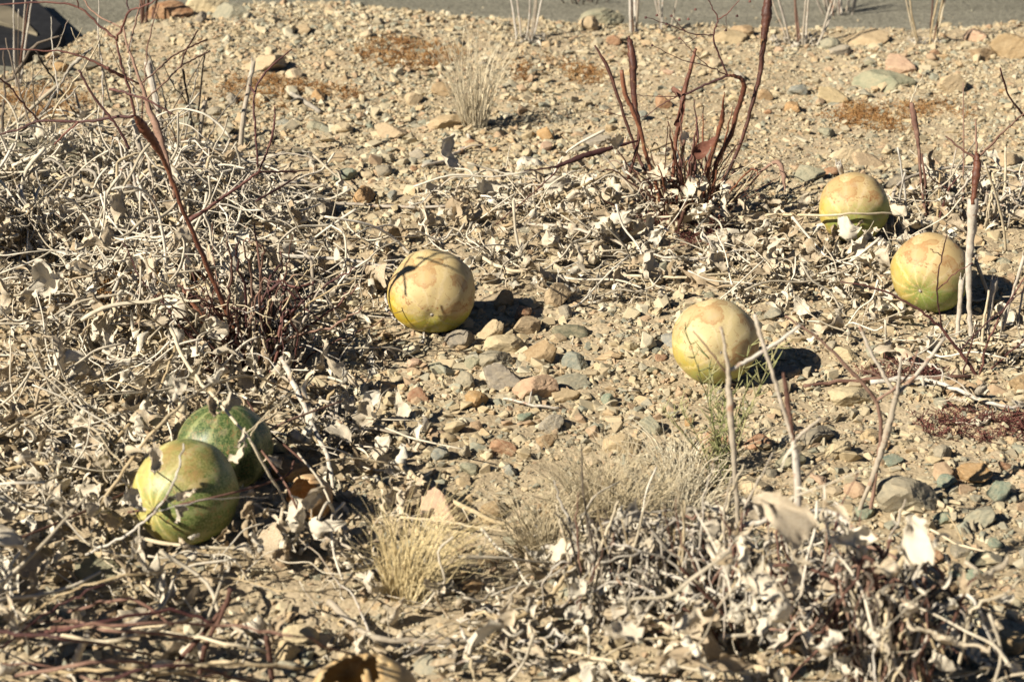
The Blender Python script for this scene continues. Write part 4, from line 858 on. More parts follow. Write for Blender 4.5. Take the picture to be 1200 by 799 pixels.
standing('thin straw stump behind the frayed one', [(1172, 395), (1186, 345), (1200, 300)], [2.2, 2.2, 2.0], group=RS)
standing('pale stalk with white tip across the farthest gourd', [(1022, 262), (1006, 235), (992, 215), (982, 192)], [2.2, 2.2, 2.6, 3.6], bend=-.04, group=RS)
for i, (x, y, h_, lb) in enumerate([(1052, 272, 70, 'thin straw stalk left of the slender red stem'), (1062, 268, 95, 'taller thin straw stalk beside the slender red stem'), (1098, 262, 60, 'thin straw stalk right of the slender red stem'), (1112, 258, 85, 'thin straw stalk behind the orange-topped gourd'),
                              (1180, 300, 110, 'thin leaning straw stalk behind the frayed stump'), (1192, 390, 90, 'thin straw stalk beside the leaning stump'), (1150, 425, 85, 'thin straw stalk below the cut stalk'), (1172, 262, 90, 'thin straw stalk among the grey curly stems'), (1040, 285, 55, 'short straw stalk at the farthest gourd\'s right side')]):
    a = R(-.25, .25); standing(lb, [(x, y), (x + a*h_*.4 + R(-3, 3), y - h_*.5), (x + a*h_, y - h_)], np.array([1.6, 1.5, 1.2])*R(.7, 1.1), random.choice(['palestalk', 'straw']), False, R(-.03, .03), RS)
# twiggy dark stems before the right gourds
b0 = base_at(1150, 445); PT = thing('twiggy_plant', 'thin dark red twigs arching in front of the orange-topped gourd', 'dry plant', b0); Y5 = float(b0[1])
for q, r_ in [([(1150, 445), (1124, 412), (1104, 385), (1074, 361), (1036, 341), (985, 330)], [2.2, 2.0, 1.8, 1.5, 1.2, .8]), ([(1104, 385), (1098, 340), (1104, 300), (1110, 275)], [1.0, .9, .8, .6]), ([(1098, 340), (1120, 320), (1140, 308)], [.8, .7, .5]),
              ([(1104, 300), (1090, 292)], [.6, .4]), ([(1148, 440), (1160, 395), (1185, 350), (1205, 320)], [1.3, 1.1, 1, .8]), ([(1124, 412), (1150, 385), (1200, 340)], [1, .9, .7]), ([(1125, 445), (1138, 405), (1143, 380)], [1, .9, .7]), ([(1150, 445), (1175, 420), (1205, 395)], [1.3, 1.1, .9])]:
    stalk(PT, 'branch', q, r_, M['maroon'], Y5, R(-.04, .05), 6, jit=.0005)
# --- tall stalks rising from the lower right vine heap
def tallplant(label, base, stems, kk=.86):
    b = base_at(*base); t = thing('forked_stalk', label, 'dry stalk', b, 'tall forked stalks in the lower vine heap'); Y = float(b[1])
    for q, r_, mm, bd in stems: stalk(t, 'stem', q, np.array(r_)*kk, M[mm], Y, bd, 8)
    return t
tallplant('pale forked stalk with a white tip in front of the cream gourd', (876, 722), [([(876, 722), (868, 640), (862, 560), (858, 505), (856, 478), (854, 455), (854, 435), (848, 400), (845, 383)], [3, 3, 3.2, 4, 5.4, 4.4, 3, 2.2, 2.4], 'palestalk', .03),
    ([(855, 434, .025), (880, 420, .03), (910, 402, .035), (938, 381, .04)], [2.8, 2.6, 2.4, 2.0], 'palestalk', 0), ([(854, 440, .025), (835, 415, .02), (812, 388, .02)], [1.4, 1.2, .9], 'redtwig', 0)])
tallplant('pinkish tan stalk with a long leaning arm right of the cream gourd', (916, 765), [([(916, 765), (926, 690), (932, 640), (935, 590), (933, 545), (930, 515)], [4.6, 4.4, 4.4, 4.6, 4.8, 4.0], 'palestalk', .02),
    ([(930, 518, .02), (915, 470, .025), (903, 430, .03), (892, 395, .035), (884, 368, .04)], [3.6, 2.8, 3, 3.2, 2.6], 'palestalk', 0), ([(930, 518, .02), (927, 495, .02), (924, 475, .02), (921, 452, .02), (918, 437, .02)], [2.6, 2.8, 3.8, 3.4, 1.6], 'redtwig', 0),
    ([(931, 516, .02), (945, 503, .02), (962, 490, .02)], [2.8, 2.4, 2], 'palestalk', 0), ([(934, 570, .02), (955, 548, .01), (978, 535, 0)], [1.4, 1.2, .8], 'darktwig', 0)])
tallplant('pale three-armed stalk with a swollen joint, over the large rough rock', (1002, 612), [([(1002, 612), (1012, 585), (1024, 555), (1034, 525), (1039, 508), (1044, 490), (1049, 470), (1051, 460)], [3.2, 3.4, 3.6, 4.8, 6, 4.6, 3.6, 3.4], 'palestalk', .0),
    ([(1050, 462), (1036, 440), (1022, 415), (1006, 381)], [3, 2.8, 2.6, 2.2], 'palestalk', .02), ([(1051, 462), (1078, 434), (1107, 396)], [3, 2.8, 2.4], 'palestalk', .03), ([(1051, 462), (1054, 440), (1056, 418)], [2.6, 2.2, 1.6], 'palestalk', -.01),
    ([(1016, 620), (1026, 560), (1032, 500), (1024, 466), (995, 432), (958, 396), (920, 370)], [2.4, 2.6, 2.8, 2.6, 2.2, 1.8, 1.4], 'redtwig', .0), ([(1026, 470), (1060, 445), (1076, 410)], [2, 1.8, 1.2], 'redtwig', 0)])
tallplant('dull red forked stems inside the lower vine heap', (870, 770), [([(870, 770), (858, 735), (843, 712), (820, 690), (798, 665)], [2.8, 2.6, 2.6, 2.2, 2], 'redtwig', -.02), ([(843, 712), (856, 680), (866, 650), (870, 600)], [2.2, 2, 1.8, 1.4], 'redtwig', 0),
    ([(800, 712), (830, 730), (845, 760)], [1.6, 1.8, 2], 'redtwig', 0), ([(915, 742), (918, 690), (911, 640), (910, 610)], [1.8, 1.8, 1.6, 1.3], 'redtwig', 0)])
tallplant('leaning tan stalk at the heap\'s right side', (938, 768), [([(938, 768), (958, 722), (975, 685), (987, 648)], [4, 4, 3.8, 3.4], 'redtwig', 0), ([(985, 780), (995, 735), (1005, 680), (1015, 630)], [3.2, 3, 2.6, 2], 'straw', 0), ([(950, 780), (980, 720), (1005, 670)], [2.8, 2.6, 2], 'maroon', 0)])
tallplant('grey curved stalks at the left of the lower heap', (715, 745), [([(715, 745), (690, 700), (676, 660), (665, 620), (650, 600)], [2.2, 2, 1.8, 1.6, 1.2], 'darktwig', -.02), ([(722, 735), (705, 680), (690, 620), (683, 570), (681, 520)], [2.2, 2.2, 1.8, 1.4, 1.0], 'darktwig', 0)])

# --- roadside clumps of dry stalks
def clump(label, px, py, n, spread, hpx, rpx, mat, skirt=None):
    b = base_at(px, py); t = thing('stalk_clump', label, 'dry plant', b, 'dry clumps along the road edge'); Y = float(b[1])
    for i in range(n):
        a = R(-spread, spread); h = hpx*R(.75, 1.15); x0 = px + a*.35 + R(-5, 5)
        stalk(t, 'stem', [(x0, py + R(0, 3)), (x0 + a*.4 + R(-2, 2), py - h*.4), (x0 + a*R(.7, 1.2), py - h)], np.array([R(.8, 1.2), R(.8, 1.1), R(.5, .8)])*rpx*.66, M[mat if R(0, 1) < .75 else 'redtwig'], Y + R(-.02, .02), R(-.05, .05), 5)
    if skirt:
        V = []; Fc = []; o = 0
        for i in range(90):
            v, f = shred_vf(7000 + i); c = np.array([R(-1, 1)*skirt, R(-1, 1)*skirt*.8, R(0, .6)*skirt*.6]); s = R(.02, .035)
            v = np.array(Euler((R(0, 6), R(0, 6), R(0, 6))).to_matrix() @ Matrix.Identity(3)) @ v.T*s; v = v.T + c
            V.append(v); Fc += [tuple(k + o for k in g) for g in f]; o += len(v)
        tag(obj('dead_leaves', mesh('dead_leaves', np.vstack(V), Fc, M['greystem'] if mat != 'darktwig' else M['darktwig']), t), kind='stuff')
clump('roadside clump of tan stalks with a small grey skirt, behind the pale grass wisp', 617, 52, 6, 28, 100, 1.8, 'palestalk', .03)
clump('roadside pair of thick pale stalks by the grey-green rock', 745, 42, 4, 14, 95, 2.6, 'palestalk')
clump('roadside clump of curving stalks with a grey leafy skirt, right of the tall trumpet tip', 940, 58, 8, 44, 110, 2.0, 'palestalk', .05)
clump('dense pale bunch of stalks on the road edge', 988, 34, 16, 40, 80, 1.9, 'palestalk')
clump('sparse roadside clump of straight stalks nearest the pink flat stone', 1085, 55, 8, 36, 100, 1.6, 'straw', .025)
clump('black spiky tuft on the road edge', 683, 18, 12, 34, 30, 1.6, 'darktwig', .022)
clump('faint thin roadside stalks left of the branching flower stem', 775, 40, 5, 16, 70, 1.3, 'palestalk')
clump('reddish dry stalks on the verge beside the purple-brown rock', 170, 30, 6, 26, 70, 2.2, 'redtwig')
clump('grey roadside stalks in front of the painted roadside shade', 20, 105, 5, 24, 120, 1.8, 'palestalk')

# --- grass tufts
def tuft(label, px, py, n, spread, hpx, mat, rpx=.55, droop=.25, up=1.0, dirx=0.0):
    b = base_at(px, py); dp = depth(b); t = thing('grass_tuft', label, 'grass', b); s = dp/F
    V = []; Fc = []; o = 0
    for i in range(n):
        a = R(0, 6.28); q = R(0, 1)**.6*spread*s; x0 = math.cos(a)*q*.35; y0 = math.sin(a)*q*.35
        L = hpx*s*R(.5, 1.1); ox = math.cos(a)*q + dirx*s*R(.3, 1.2); oy = math.sin(a)*q
        P = [(x0, y0, 0), (x0 + ox*.35, y0 + oy*.35, L*.55*up), (x0 + ox + R(-1, 1)*.01, y0 + oy, L*(1 - droop*R(0, 1)))]
        Q, rr = smooth_path(np.array(P) + rng.normal(size=(3, 3))*.0055*np.array([[0], [1], [1]]), np.array([rpx*s*1.3, rpx*s, rpx*s*.4])*R(.6, 1.6), 4); v, f = tube_vf(Q, rr, 3)
        V.append(v); Fc += [tuple(k + o for k in g) for g in f]; o += len(v)
    tag(obj('blades', mesh('blades', np.vstack(V), Fc, M[mat]), t), kind='stuff'); return t
tuft('golden fine grass tuft in front of the reddish pink rock', 478, 702, 280, 72, 132, 'grass', .40, .3, dirx=36)
tuft('wispy pale grass standing alone in the open gravel', 556, 155, 115, 44, 122, 'palegrass', .38, .08)
tuft('thin pale grass behind the lower vine heap', 712, 628, 380, 90, 115, 'palegrass', .45, .2)
tuft('sparse dry grass under the wispy green sprig', 800, 575, 70, 70, 80, 'palegrass', .6, .2)
tuft('feathery pale grass right of the golden tuft', 640, 655, 210, 70, 100, 'palegrass', .45, .25)
tuft('feathery pale grass between the forked stalks', 790, 630, 160, 80, 110, 'palegrass', .45, .2)
# --- green wispy sprig before the cream gourd
b0 = base_at(845, 575); PG = thing('green_sprig', 'wispy grey-green sprig with needle leaves in front of the cream gourd', 'plant', b0); Yg = float(b0[1]); sg = depth(b0)/F
for i in range(13):
    x1 = 845 + R(-75, 75); y1 = 575 - R(70, 195); xm = 845 + (x1 - 845)*.4 + R(-8, 8)
    st = stalk(PG, 'stem', [(845 + R(-12, 12), 576), (xm, 575 - (575 - y1)*.5), (x1, y1)], [.9, .7, .45], M['green'], Yg, R(-.05, .12), 4)
    V = []; Fc = []; o = 0
    me = st.data; cs = np.array([v.co for v in me.vertices]).reshape(-1, 4, 3).mean(1) if len(me.vertices) % 4 == 0 else np.array([v.co for v in me.vertices])[::4]
    for c in cs[3:]:
        for k in range(2):
            d = np.array([R(-1, 1), R(-1, 1), R(.1, 1)]); d /= np.linalg.norm(d); L = R(.008, .018)
            v, f = tube_vf(*smooth_path([c, c + d*L*.5 + [0, 0, .001], c + d*L + [0, 0, .003]], [.0007, .0006, .0003], 2), 3)
            V.append(v); Fc += [tuple(k2 + o for k2 in g) for g in f]; o += len(v)
    tag(obj('needles', mesh('needles', np.vstack(V), Fc, M['green']), PG), kind='stuff')

# ------------------------------------------------------------------ dead gourd vines
LEAFV = [mesh('leaf', *leaf_vf(800 + i, True, 16, 12, .13, i % 3 > 0), M['leaf']) for i in range(22)]
LEAFG = [mesh('leaf', *leaf_vf(840 + i, True, 16, 12, .15, i % 2 > 0), M['leafgrey']) for i in range(14)]
TENV = [mesh('tendril', *shred_vf(860 + i), M['straw']) for i in range(8)]
def hang_leaf(root, p, sz, grey=.3, az=None, name='leaf'):
    o = obj(name, random.choice(LEAFG if R(0, 1) < grey else LEAFV), root)
    o.location = np.asarray(p) - (np.array(root.location) if root is not None else 0)
    o.rotation_euler = (R(-1.9, .5), R(-.9, .9), R(0, 6.28) if az is None else az); o.scale = (sz*R(.85, 1.2), sz, sz*R(.8, 1.1)); return o
for rt_, c_, sz_ in LATE: hang_leaf(rt_, c_, sz_, .3)
def clear_of_gourds(p, m=.012):
    return all(np.linalg.norm(np.asarray(p) - c) > r_ + m for c, r_ in GOURD_SPOTS)
def vine(label, pts, rpx, mat='straw', leaves=8, lsize=(.022, .042), grey=.35, hts=None, tend=3, side=2):
    P = []
    for i, q in enumerate(pts):
        hh = q[2] if len(q) > 2 else .008
        p = gp(q[0], q[1], hh); P.append(p)
    rr = np.array([(rpx*.88*(1 - .35*i/max(1, len(P) - 1)))*depth(p)/F for i, p in enumerate(P)])
    b = P[0].copy(); b[2] = gz(b[0], b[1]); t = thing('dry_vine', label, 'dry vine', b, 'dead gourd vines')
    Q, _ = smooth_path(P, rr, 6)
    sm_ = tube('stem', P, rr, M[mat], t, 8, 6, .0006, .07)
    n = len(Q)
    for i in range(leaves):
        c = Q[random.randrange(n)]
        if not clear_of_gourds(c, .02): continue
        hang_leaf(t, c, R(*lsize), grey)
    for i in range(side):
        k = random.randrange(n); c = Q[k]; d = np.array([R(-1, 1), R(-1, 1), 0]); d /= np.linalg.norm(d) + 1e-6; L = R(.04, .1)
        e = c + d*L; e[2] = max(gz(e[0], e[1]) + .004, c[2] + R(-.03, .03)); m = (c + e)/2 + [R(-.01, .01), R(-.01, .01), R(0, .015)]
        if clear_of_gourds(e) and clear_of_gourds(m): tube('side_shoot', [c, m, e], [rr.mean()*.45, rr.mean()*.36, rr.mean()*.25], M[mat], t, 6, 5, .0008).parent = sm_
    for i in range(tend):
        c = Q[random.randrange(n)]
        if clear_of_gourds(c, .02):
            o = obj('tendril', random.choice(TENV), sm_); o.location = c - np.array(t.location); s = R(.025, .05); o.scale = (s, s, s); o.rotation_euler = (R(0, 6), R(0, 6), R(0, 6))
    return t
VN = [('thick pale vine stem crossing the back of the left mat', [(-20, 232, .03), (55, 241, .035), (102, 268, .03), (160, 300, .02)], 4.2, 'palestalk', 10),
 ('straw vine stem curving under the maroon swollen stem', [(128, 228, .05), (178, 247, .05), (238, 271, .04), (289, 290, .02), (340, 300, .01)], 3.6, 'straw', 9),
 ('long flat vine stem through the middle of the left mat', [(-20, 358, .03), (40, 368, .03), (85, 375, .03), (183, 381, .035), (230, 392, .03)], 3.6, 'straw', 12),
 ('straight straw stem slanting up through the left mat', [(-10, 515, .03), (60, 474, .035), (128, 436, .04), (190, 400, .05), (225, 378, .06)], 2.8, 'straw', 9),
 ('bent straw stem passing over both green gourds', [(200, 385, .09), (215, 420, .10), (238, 450, .105), (270, 488, .105), (298, 523, .09), (340, 600, .02)], 2.6, 'straw', 5),
 ('dark weathered stem low at the left edge', [(-20, 420, .02), (60, 410, .02), (110, 420, .015), (160, 440, .01)], 2.8, 'greystem', 5),
 ('second dark weathered stem below the low one', [(-20, 435, .02), (60, 432, .02), (140, 450, .02), (200, 470, .02)], 2.6, 'greystem', 6),
 ('grey twisted stem at the foot of the left mat', [(0, 505, .01), (60, 515, .012), (130, 522, .01), (190, 530, .01)], 4.2, 'greystem', 8),
 ('straw stem arching along the mat beside the stout stalk', [(125, 530, .03), (165, 480, .045), (190, 450, .055), (205, 405, .075)], 2.8, 'straw', 9),
 ('pale stem running down from the mat to the shell fragment', [(330, 420, .05), (345, 450, .045), (362, 490, .035), (385, 540, .02), (390, 570, .01)], 4.0, 'palestalk', 9),
 ('vine stem along the shaded gully right of the mat', [(330, 440, .04), (380, 480, .025), (430, 500, .012), (480, 510, .006)], 2.4, 'palestalk', 9),
 ('low pale vine left of the lone yellow gourd', [(330, 300, .02), (400, 304, .015), (450, 312, .012), (462, 320, .006)], 2.8, 'palestalk', 7),
 ('pale vine trailing from the mat into open gravel', [(300, 232, .02), (360, 238, .015), (430, 240, .008), (500, 243, .006), (545, 240, .006)], 2.6, 'palestalk', 3),
 ('straw vine arching from the trumpet plant toward the yellow gourd', [(860, 170, .05), (815, 160, .06), (760, 178, .05), (690, 215, .03), (640, 238, .015), (594, 256, .006)], 2.4, 'straw', 6),
 ('long straw vine lying behind the stony patch', [(560, 300, .008), (600, 317, .008), (700, 320, .01), (800, 325, .01), (860, 318, .008)], 2.6, 'straw', 16),
 ('leafy vine below the trumpet plant', [(620, 262, .015), (680, 270, .02), (740, 290, .015), (800, 305, .02), (880, 290, .02)], 2.2, 'palestalk', 20),
 ('vine crossing in front of the farthest gourd', [(860, 255, .02), (920, 252, .03), (985, 252, .045), (1040, 250, .04), (1060, 262, .02)], 2.0, 'straw', 8),
 ('grey arched tendrils behind the right gourds', [(1045, 265, .01), (1050, 220, .02), (1090, 200, .03), (1150, 195, .03), (1210, 205, .02)], 2.4, 'palestalk', 6),
 ('leafy vine between the right gourds and the cream gourd', [(880, 300, .015), (940, 318, .015), (1000, 335, .015), (1040, 352, .012), (1060, 372, .01)], 2.4, 'straw', 20),
 ('split pale vine beside the purple groundcover', [(1020, 448, .012), (1080, 443, .012), (1130, 460, .012), (1170, 475, .01), (1215, 478, .008)], 3.2, 'palestalk', 9),
 ('pale vine reaching right from the cut stalk', [(1120, 400, .01), (1160, 405, .015), (1215, 415, .01)], 2.4, 'straw', 8),
 ('thick pale stem lying behind the golden grass tuft', [(470, 545, .012), (495, 565, .015), (540, 592, .015), (590, 614, .012), (640, 617, .01)], 4.0, 'straw', 6),
 ('thin straw stem parallel to the thick one behind the tuft', [(470, 606, .01), (530, 612, .012), (590, 622, .012), (660, 628, .01)], 2.0, 'straw', 4),
 ('straw stem leaning up to the lower heap', [(572, 748, .01), (605, 725, .02), (643, 698, .03), (665, 670, .04), (692, 642, .05)], 3.8, 'straw', 6),
 ('heavy grey-tan stem across the lower heap\'s front', [(720, 695, .03), (755, 720, .03), (800, 745, .025), (860, 790, .015)], 5.0, 'straw', 9),
 ('pale knobbly stem along the bottom beside the hollow gourd', [(385, 705, .02), (410, 728, .02), (440, 745, .02), (500, 752, .015), (560, 750, .01), (620, 760, .01)], 4.6, 'palestalk', 12),
 ('arching pale vine over the lower heap with withered leaves', [(800, 640, .05), (850, 622, .06), (910, 607, .07), (975, 600, .07), (1010, 640, .06), (1035, 690, .03), (1060, 715, .02)], 4.0, 'palestalk', 14),
 ('pale vine hanging down the right side of the lower heap', [(980, 610, .07), (1000, 650, .06), (1010, 690, .05), (1000, 740, .03), (990, 800, .02)], 4.0, 'palestalk', 9),
 ('leafy vine at the right tip of the lower heap', [(1010, 640, .045), (1050, 665, .03), (1085, 700, .025), (1080, 730, .02), (1100, 770, .01)], 3.4, 'palestalk', 10),
 ('leafy vine through the middle of the lower heap', [(640, 640, .03), (700, 655, .04), (760, 665, .05), (830, 690, .05), (900, 720, .035)], 3.0, 'palestalk', 20),
 ('leafy vine along the bottom edge of the lower heap', [(560, 770, .015), (640, 760, .02), (720, 775, .02), (800, 782, .02), (900, 790, .015)], 3.2, 'straw', 16),
 ('straw vine at the bottom right corner', [(1000, 770, .012), (1080, 790, .01), (1150, 785, .01), (1215, 770, .01)], 3.0, 'straw', 5),
 ('leafy vine in front of the two green gourds', [(110, 600, .02), (160, 628, .02), (220, 640, .02), (300, 640, .015), (380, 625, .012)], 3.0, 'straw', 16),
 ('leafy vine by the torn shell fragment', [(330, 600, .012), (370, 625, .015), (420, 650, .012), (400, 690, .015)], 3.0, 'palestalk', 12),
 ('leafy grey vine at the left edge below the mat', [(-20, 560, .02), (40, 570, .02), (100, 590, .02), (140, 640, .02), (160, 700, .02)], 3.2, 'straw', 14)]
VN += [('leafy vine arching over the two green gourds', [(120, 590, .06), (160, 530, .11), (205, 480, .135), (250, 450, .13), (295, 440, .09), (320, 450, .03)], 2.4, 'straw', 11),
       ('thin vine with dangling leaves in front of the mottled gourd', [(100, 650, .03), (150, 625, .06), (185, 595, .085), (205, 560, .125), (215, 520, .14)], 2.0, 'palestalk', 4)]
for lb, pts, rpx, mm, nl in VN: vine(lb, pts, rpx, mm, nl, lsize=(.016, .030))
# denser leafy shoots filling the left mat
for i in range(10):
    x0 = R(-20, 260); y0 = [215, 260, 300, 330, 400, 430, 470, 500, 545, 290][i]; L = R(90, 170); hh = R(.02, .06)
    vine(['frayed pale vine among the stalks at the mat\'s back', 'matted vine under the thick pale stem', 'matted vine around the lower trumpet', 'matted vine above the rusty hollow of the mat', 'leafy vine at the left mat\'s centre',
          'leafy vine above the dark weathered stems', 'leafy vine below the dark weathered stems', 'leafy vine left of the mottled gourd', 'leafy vine at the mat\'s lower left', 'matted vine at the right slope of the mat'][i],
         [(x0, y0, hh*.6), (x0 + L*.4, y0 + R(-14, 14), hh), (x0 + L*.8, y0 + R(-18, 18), hh*.8), (x0 + L*1.2, y0 + R(-25, 25), hh*.4)], R(1.8, 2.8), random.choice(['straw', 'palestalk']), 13, (.017, .034), .5, side=5, tend=5)
def bush(label, px, py, n, spread, hpx, mats, rpx, leaves, grey=.6, lsize=(.015, .028)):
    b = base_at(px, py); t = thing('dead_shrub', label, 'dry plant', b, 'heaps of dead stems'); s = depth(b)/F; tips = []
    for i in range(n):
        a = R(0, 6.28); d = spread*s*R(.25, 1.0); x0 = R(-1, 1)*spread*s*.3; y0 = R(-1, 1)*spread*s*.3; H = hpx*s*R(.35, 1.05); e = R(-.1, .95)
        P = []
        for u, hv in ((0, 0), (.22, .5), (.5, .92), (.78, .75 + .25*e), (1.0, .3 + .75*e)):
            q = np.array([b[0] + x0 + math.cos(a)*d*u, b[1] + y0 + math.sin(a)*d*u*.8, 0]) + rng.normal(size=3)*.006*(u > 0); q[2] = gz(q[0], q[1]) - .004*(u == 0) + H*hv + R(-.003, .006); P.append(q)
        if not all(clear_of_gourds(q, .004) for q in P): continue
        r_ = rpx*.82*s*R(.5, 1.5); tube('branch', P, np.array([1.2, 1.1, 1, .8, .55])*r_*rng.uniform(.75, 1.3, 5), M[random.choice(mats)], t, 6, 4, .0013, .16); tips += P[2:]
    for i in range(leaves):
        c = random.choice(tips)
        if clear_of_gourds(c, .02): hang_leaf(t, c, R(*lsize), grey)
    return t
bush('dark dense twigs at the foot of the spreading maroon plant', 322, 448, 44, 75, 115, ['maroon', 'darktwig', 'straw', 'palestalk', 'palestalk'], 1.5, 18, .4)
PG_ = ['palestalk', 'palestalk', 'greystem', 'straw']
bush('heap of arching pale grey stems behind the dark hollow of the left mat', 40, 300, 36, 140, 85, PG_, 1.9, 14)
bush('heap of pale tangled stems under the swollen maroon stem', 150, 285, 38, 140, 100, PG_, 1.9, 14)
bush('loose pale stems at the back right end of the left mat', 258, 272, 30, 110, 80, PG_, 1.8, 12)
bush('leafy dead stems in the left mat\'s centre', 105, 420, 24, 140, 70, ['straw', 'palestalk', 'greystem'], 2.0, 30, .4)
bush('leafy dead stems just left of the maroon twig cluster', 205, 425, 26, 100, 95, ['straw', 'palestalk'], 2.0, 32, .4)
bush('crumpled leafy stems below the left mat', 80, 590, 20, 130, 60, ['straw', 'palestalk', 'greystem'], 2.2, 30, .4)
bush('bushy grey stems at the lower heap\'s left side', 728, 735, 60, 105, 125, ['palestalk', 'palestalk', 'darktwig', 'greystem'], 1.5, 46, .5)
bush('bushy stems in the middle of the lower heap, among the forked stalks', 828, 745, 64, 115, 132, ['palestalk', 'palestalk', 'redtwig', 'greystem'], 1.5, 40, .5)
bush('bushy stems at the right of the lower heap', 940, 758, 50, 110, 132, ['palestalk', 'palestalk', 'redtwig', 'straw'], 1.5, 34, .5)
bush('grey curly stems behind the cut pale stalk', 1155, 268, 26, 75, 62, PG_, 1.5, 6)
bush('tall dense dead stems added at the bottom edge to shade the corner', 1035, 825, 90, 120, 190, ['palestalk', 'darktwig', 'redtwig', 'straw'], 2.2, 40, .5)  # stands mostly below the frame, added to cast the bottom right corner's shade
bush('low leafy stems in front of the hollow gourd\'s knobbly stem', 590, 775, 16, 110, 45, ['straw', 'palestalk'], 2.2, 20, .3)
bush('curled grey stems by the pale descending stem', 375, 520, 20, 60, 55, PG_, 1.6, 14)
def upright(label, px, py, n, spread, hpx, mats, rpx):
    b = base_at(px, py); t = thing('stalk_clump', label, 'dry plant', b, 'thin upright stems in the lower heap'); Y = float(b[1])
    for i in range(n):
        x0 = px + R(-1, 1)*spread; h_ = hpx*R(.5, 1.1); a = R(-.35, .35); y0 = py + R(-14, 14); bb = float(base_at(x0, y0)[1])
        st = stalk(t, 'stem', [(x0, y0), (x0 + a*h_*.35 + R(-4, 4), y0 - h_*.4), (x0 + a*h_*.75 + R(-6, 6), y0 - h_*.75), (x0 + a*h_ + R(-8, 8), y0 - h_)], np.array([1.5, 1.3, 1.1, .6])*rpx*R(.6, 1.3), M[random.choice(mats)], bb, R(-.03, .04), 6, jit=.0007)
        if R(0, 1) < .6: hang_leaf(t, vp(x0 + a*h_*.75, y0 - h_*.72, bb), R(.010, .018), .5)
upright('thin pale and red stems rising left of the forked stalks', 745, 735, 20, 80, 175, ['palestalk', 'straw', 'redtwig', 'greystem'], 1.3)
upright('thin pale and red stems rising between the forked stalks', 880, 745, 20, 70, 190, ['palestalk', 'straw', 'redtwig', 'maroon'], 1.3)
upright('thin straw stems rising at the heap\'s right end', 985, 765, 14, 50, 170, ['palestalk', 'straw', 'redtwig'], 1.3)
# reddish twig tangle at the bottom left
b0 = base_at(150, 760); PR = thing('twig_tangle', 'tangle of thin reddish stems lying across the bottom left corner', 'dry plant', b0)
for q in [[(-10, 760), (68, 698), (162, 674), (270, 678), (338, 694), (400, 690)], [(60, 735), (160, 730), (270, 733), (340, 745), (410, 765)], [(-10, 770), (60, 715), (110, 690), (160, 670)], [(20, 745), (90, 735), (200, 715), (250, 730)]] + \
         [[(x := R(-20, 200), y := R(690, 800)), (x + R(50, 110), y + R(-20, 20)), (x + R(120, 220), y + R(-30, 30))] for _ in range(17)]:
    h0 = R(.035, .085); P = [gp(a, c, h0*R(.5, 1.0) + (R(0, .055) if 0 < k_ < len(q) - 1 else 0)) for k_, (a, c) in enumerate(q)]; P[0] = gp(q[0][0], q[0][1], .004) if R(0, 1) < .5 else P[0]
    rr = R(1.0, 2.8); tube('stem', P, [rr*depth(p)/F*(1 - .3*i/len(P)) for i, p in enumerate(P)], M[random.choice(['redtwig', 'redtwig', 'maroon', 'straw'])], PR, 6, 6, .0008)
for q in [[(232, 800), (240, 760), (262, 715), (270, 690)], [(320, 805), (316, 770), (312, 745)], [(195, 790), (240, 740), (270, 700)]]:
    bb = base_at(*q[0]); stalk(PR, 'stem', q, 3.2, M['redtwig'], float(bb[1]), 0, 7)
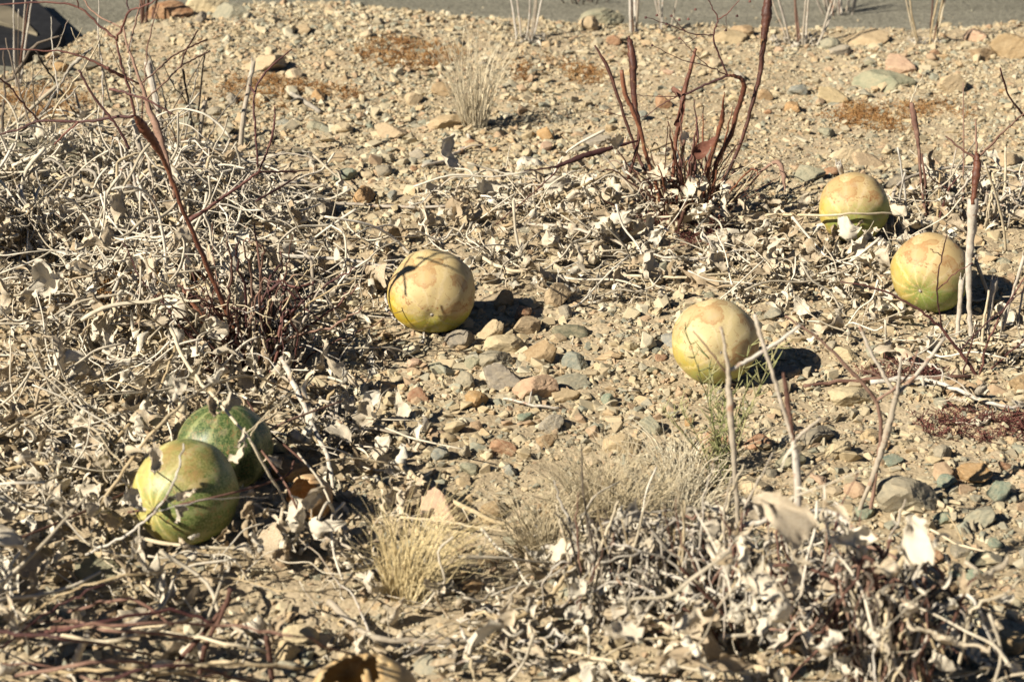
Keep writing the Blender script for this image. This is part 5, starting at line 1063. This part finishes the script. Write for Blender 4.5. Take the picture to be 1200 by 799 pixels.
# --- loose leaves on the open ground
LLAB = [(735, 160, 'cream curled leaf caught on the red-brown trumpet plant', .034, .05), (690, 345, 'curled leaf loop lying in gravel right of the stony patch', .026, .006), (672, 395, 'narrow curled leaf by the dark green stone', .022, .006), (735, 378, 'cream folded leaf left of the cream gourd', .030, .006),
        (555, 330, 'large tan leaf leaning behind the lone yellow gourd', .035, .008), (605, 427, 'twisted grey leaf wedged between stones of the pile', .018, .014), (725, 460, 'dried leaf cup right of the flat greenish slab', .026, .006), (755, 350, 'pale leaf behind the cream gourd', .03, .006),
        (1000, 350, 'broad tan leaf lying flat by the orange-topped gourd', .034, .008), (1075, 362, 'pale leaf under the orange-topped gourd', .03, .006), (905, 330, 'pale leaf in the litter above the cream gourd', .028, .006), (1165, 425, 'cream leaf under the stumps', .03, .008),
        (1120, 495, 'white curled leaf on the purple groundcover', .028, .006), (1100, 470, 'grey twisted leaf beside the split vine', .024, .006), (880, 742, 'tan crumpled leaf at the foot of the forked stalks', .042, .012), (945, 690, 'cream folded leaf inside the lower heap', .034, .03),
        (1085, 745, 'large papery leaf at the heap\'s right tip', .044, .015), (1170, 790, 'pale leaf at the bottom right corner', .034, .006), (610, 770, 'large bent leaf at the bottom beside the knobbly stem', .044, .012), (690, 770, 'dark-cupped leaf beside the large bent one', .04, .012),
        (560, 720, 'curled leaf cup right of the golden grass', .032, .012), (195, 585, 'withered leaf hanging over the mottled gourd', .026, .07), (150, 600, 'dangling grey leaf left of the mottled gourd', .028, .03), (65, 645, 'hanging brown-grey leaf above the twig tangle', .03, .03), (330, 590, 'folded leaf leaning on the torn shell', .028, .01),
        (340, 705, 'broad pale leaf above the hollow gourd', .044, .03), (215, 700, 'tan leaf under the reddish twigs', .036, .01), (70, 500, 'drooping leaf low in the left mat', .036, .03), (205, 375, 'pale twisted leaf on top of the left mat', .034, .08), (130, 470, 'folded leaf on the left mat\'s front', .036, .04),
        (430, 425, 'pale leaf in the shaded gully', .026, .006), (410, 540, 'cream leaf by the pale descending stem', .03, .012), (445, 590, 'cream leaf left of the reddish pink rock', .03, .008), (650, 285, 'cream leaf in the litter above the stony patch', .03, .006), (860, 300, 'dark-edged leaf below the trumpet plant', .03, .01)]
for x, y, lb, s, hh in LLAB:
    p = gp(x, y, hh); o = hang_leaf(None, p, s*.82, .25, name='dry_leaf'); tag(o, lb, 'leaf', 'loose dead leaves')
# --- twigs on open ground
for lb, q, rpx, mm in [('forked pale twig lying in the open gravel', [(495, 195), (520, 188), (540, 176), (549, 165), (548, 158)], 2.0, 'palestalk'), ('dull pink twig lying beside the long flat pale stone', [(942, 452), (990, 447), (1036, 444), (1138, 441)], 2.2, 'redtwig'),
                       ('dark twig resting on the gravel behind the left thicket', [(338, 108), (355, 118), (375, 132)], 2.8, 'greystem'), ('white sliver of stalk below the pinkish block', [(590, 467), (620, 474), (655, 478)], 1.6, 'palestalk'), ('straw twig between purple patch and large rough rock', [(1090, 620), (1130, 640), (1170, 648)], 1.6, 'straw'),
                       ('curled thin stem at the foot of the lone yellow gourd', [(452, 345), (456, 365), (472, 380), (488, 378), (497, 388), (496, 402)], 1.6, 'palestalk')]:
    P = [gp(a, c, .005) for a, c in q]; t = thing('twig', lb, 'twig', (P[0][0], P[0][1], P[0][2]))
    tube('stem', P, [rpx*depth(p)/F for p in P], M[mm], t, 7, 5, .0008)
    k = len(P)//2; d = np.array([R(-1, 1), R(-1, 1), .2]); e = P[k] + d/np.linalg.norm(d)*.03
    tube('side_shoot', [P[k], (P[k] + e)/2 + [0, 0, .003], e], np.array([.7, .6, .4])*rpx*depth(P[k])/F, M[mm], t, 6, 4)
build_stuff()
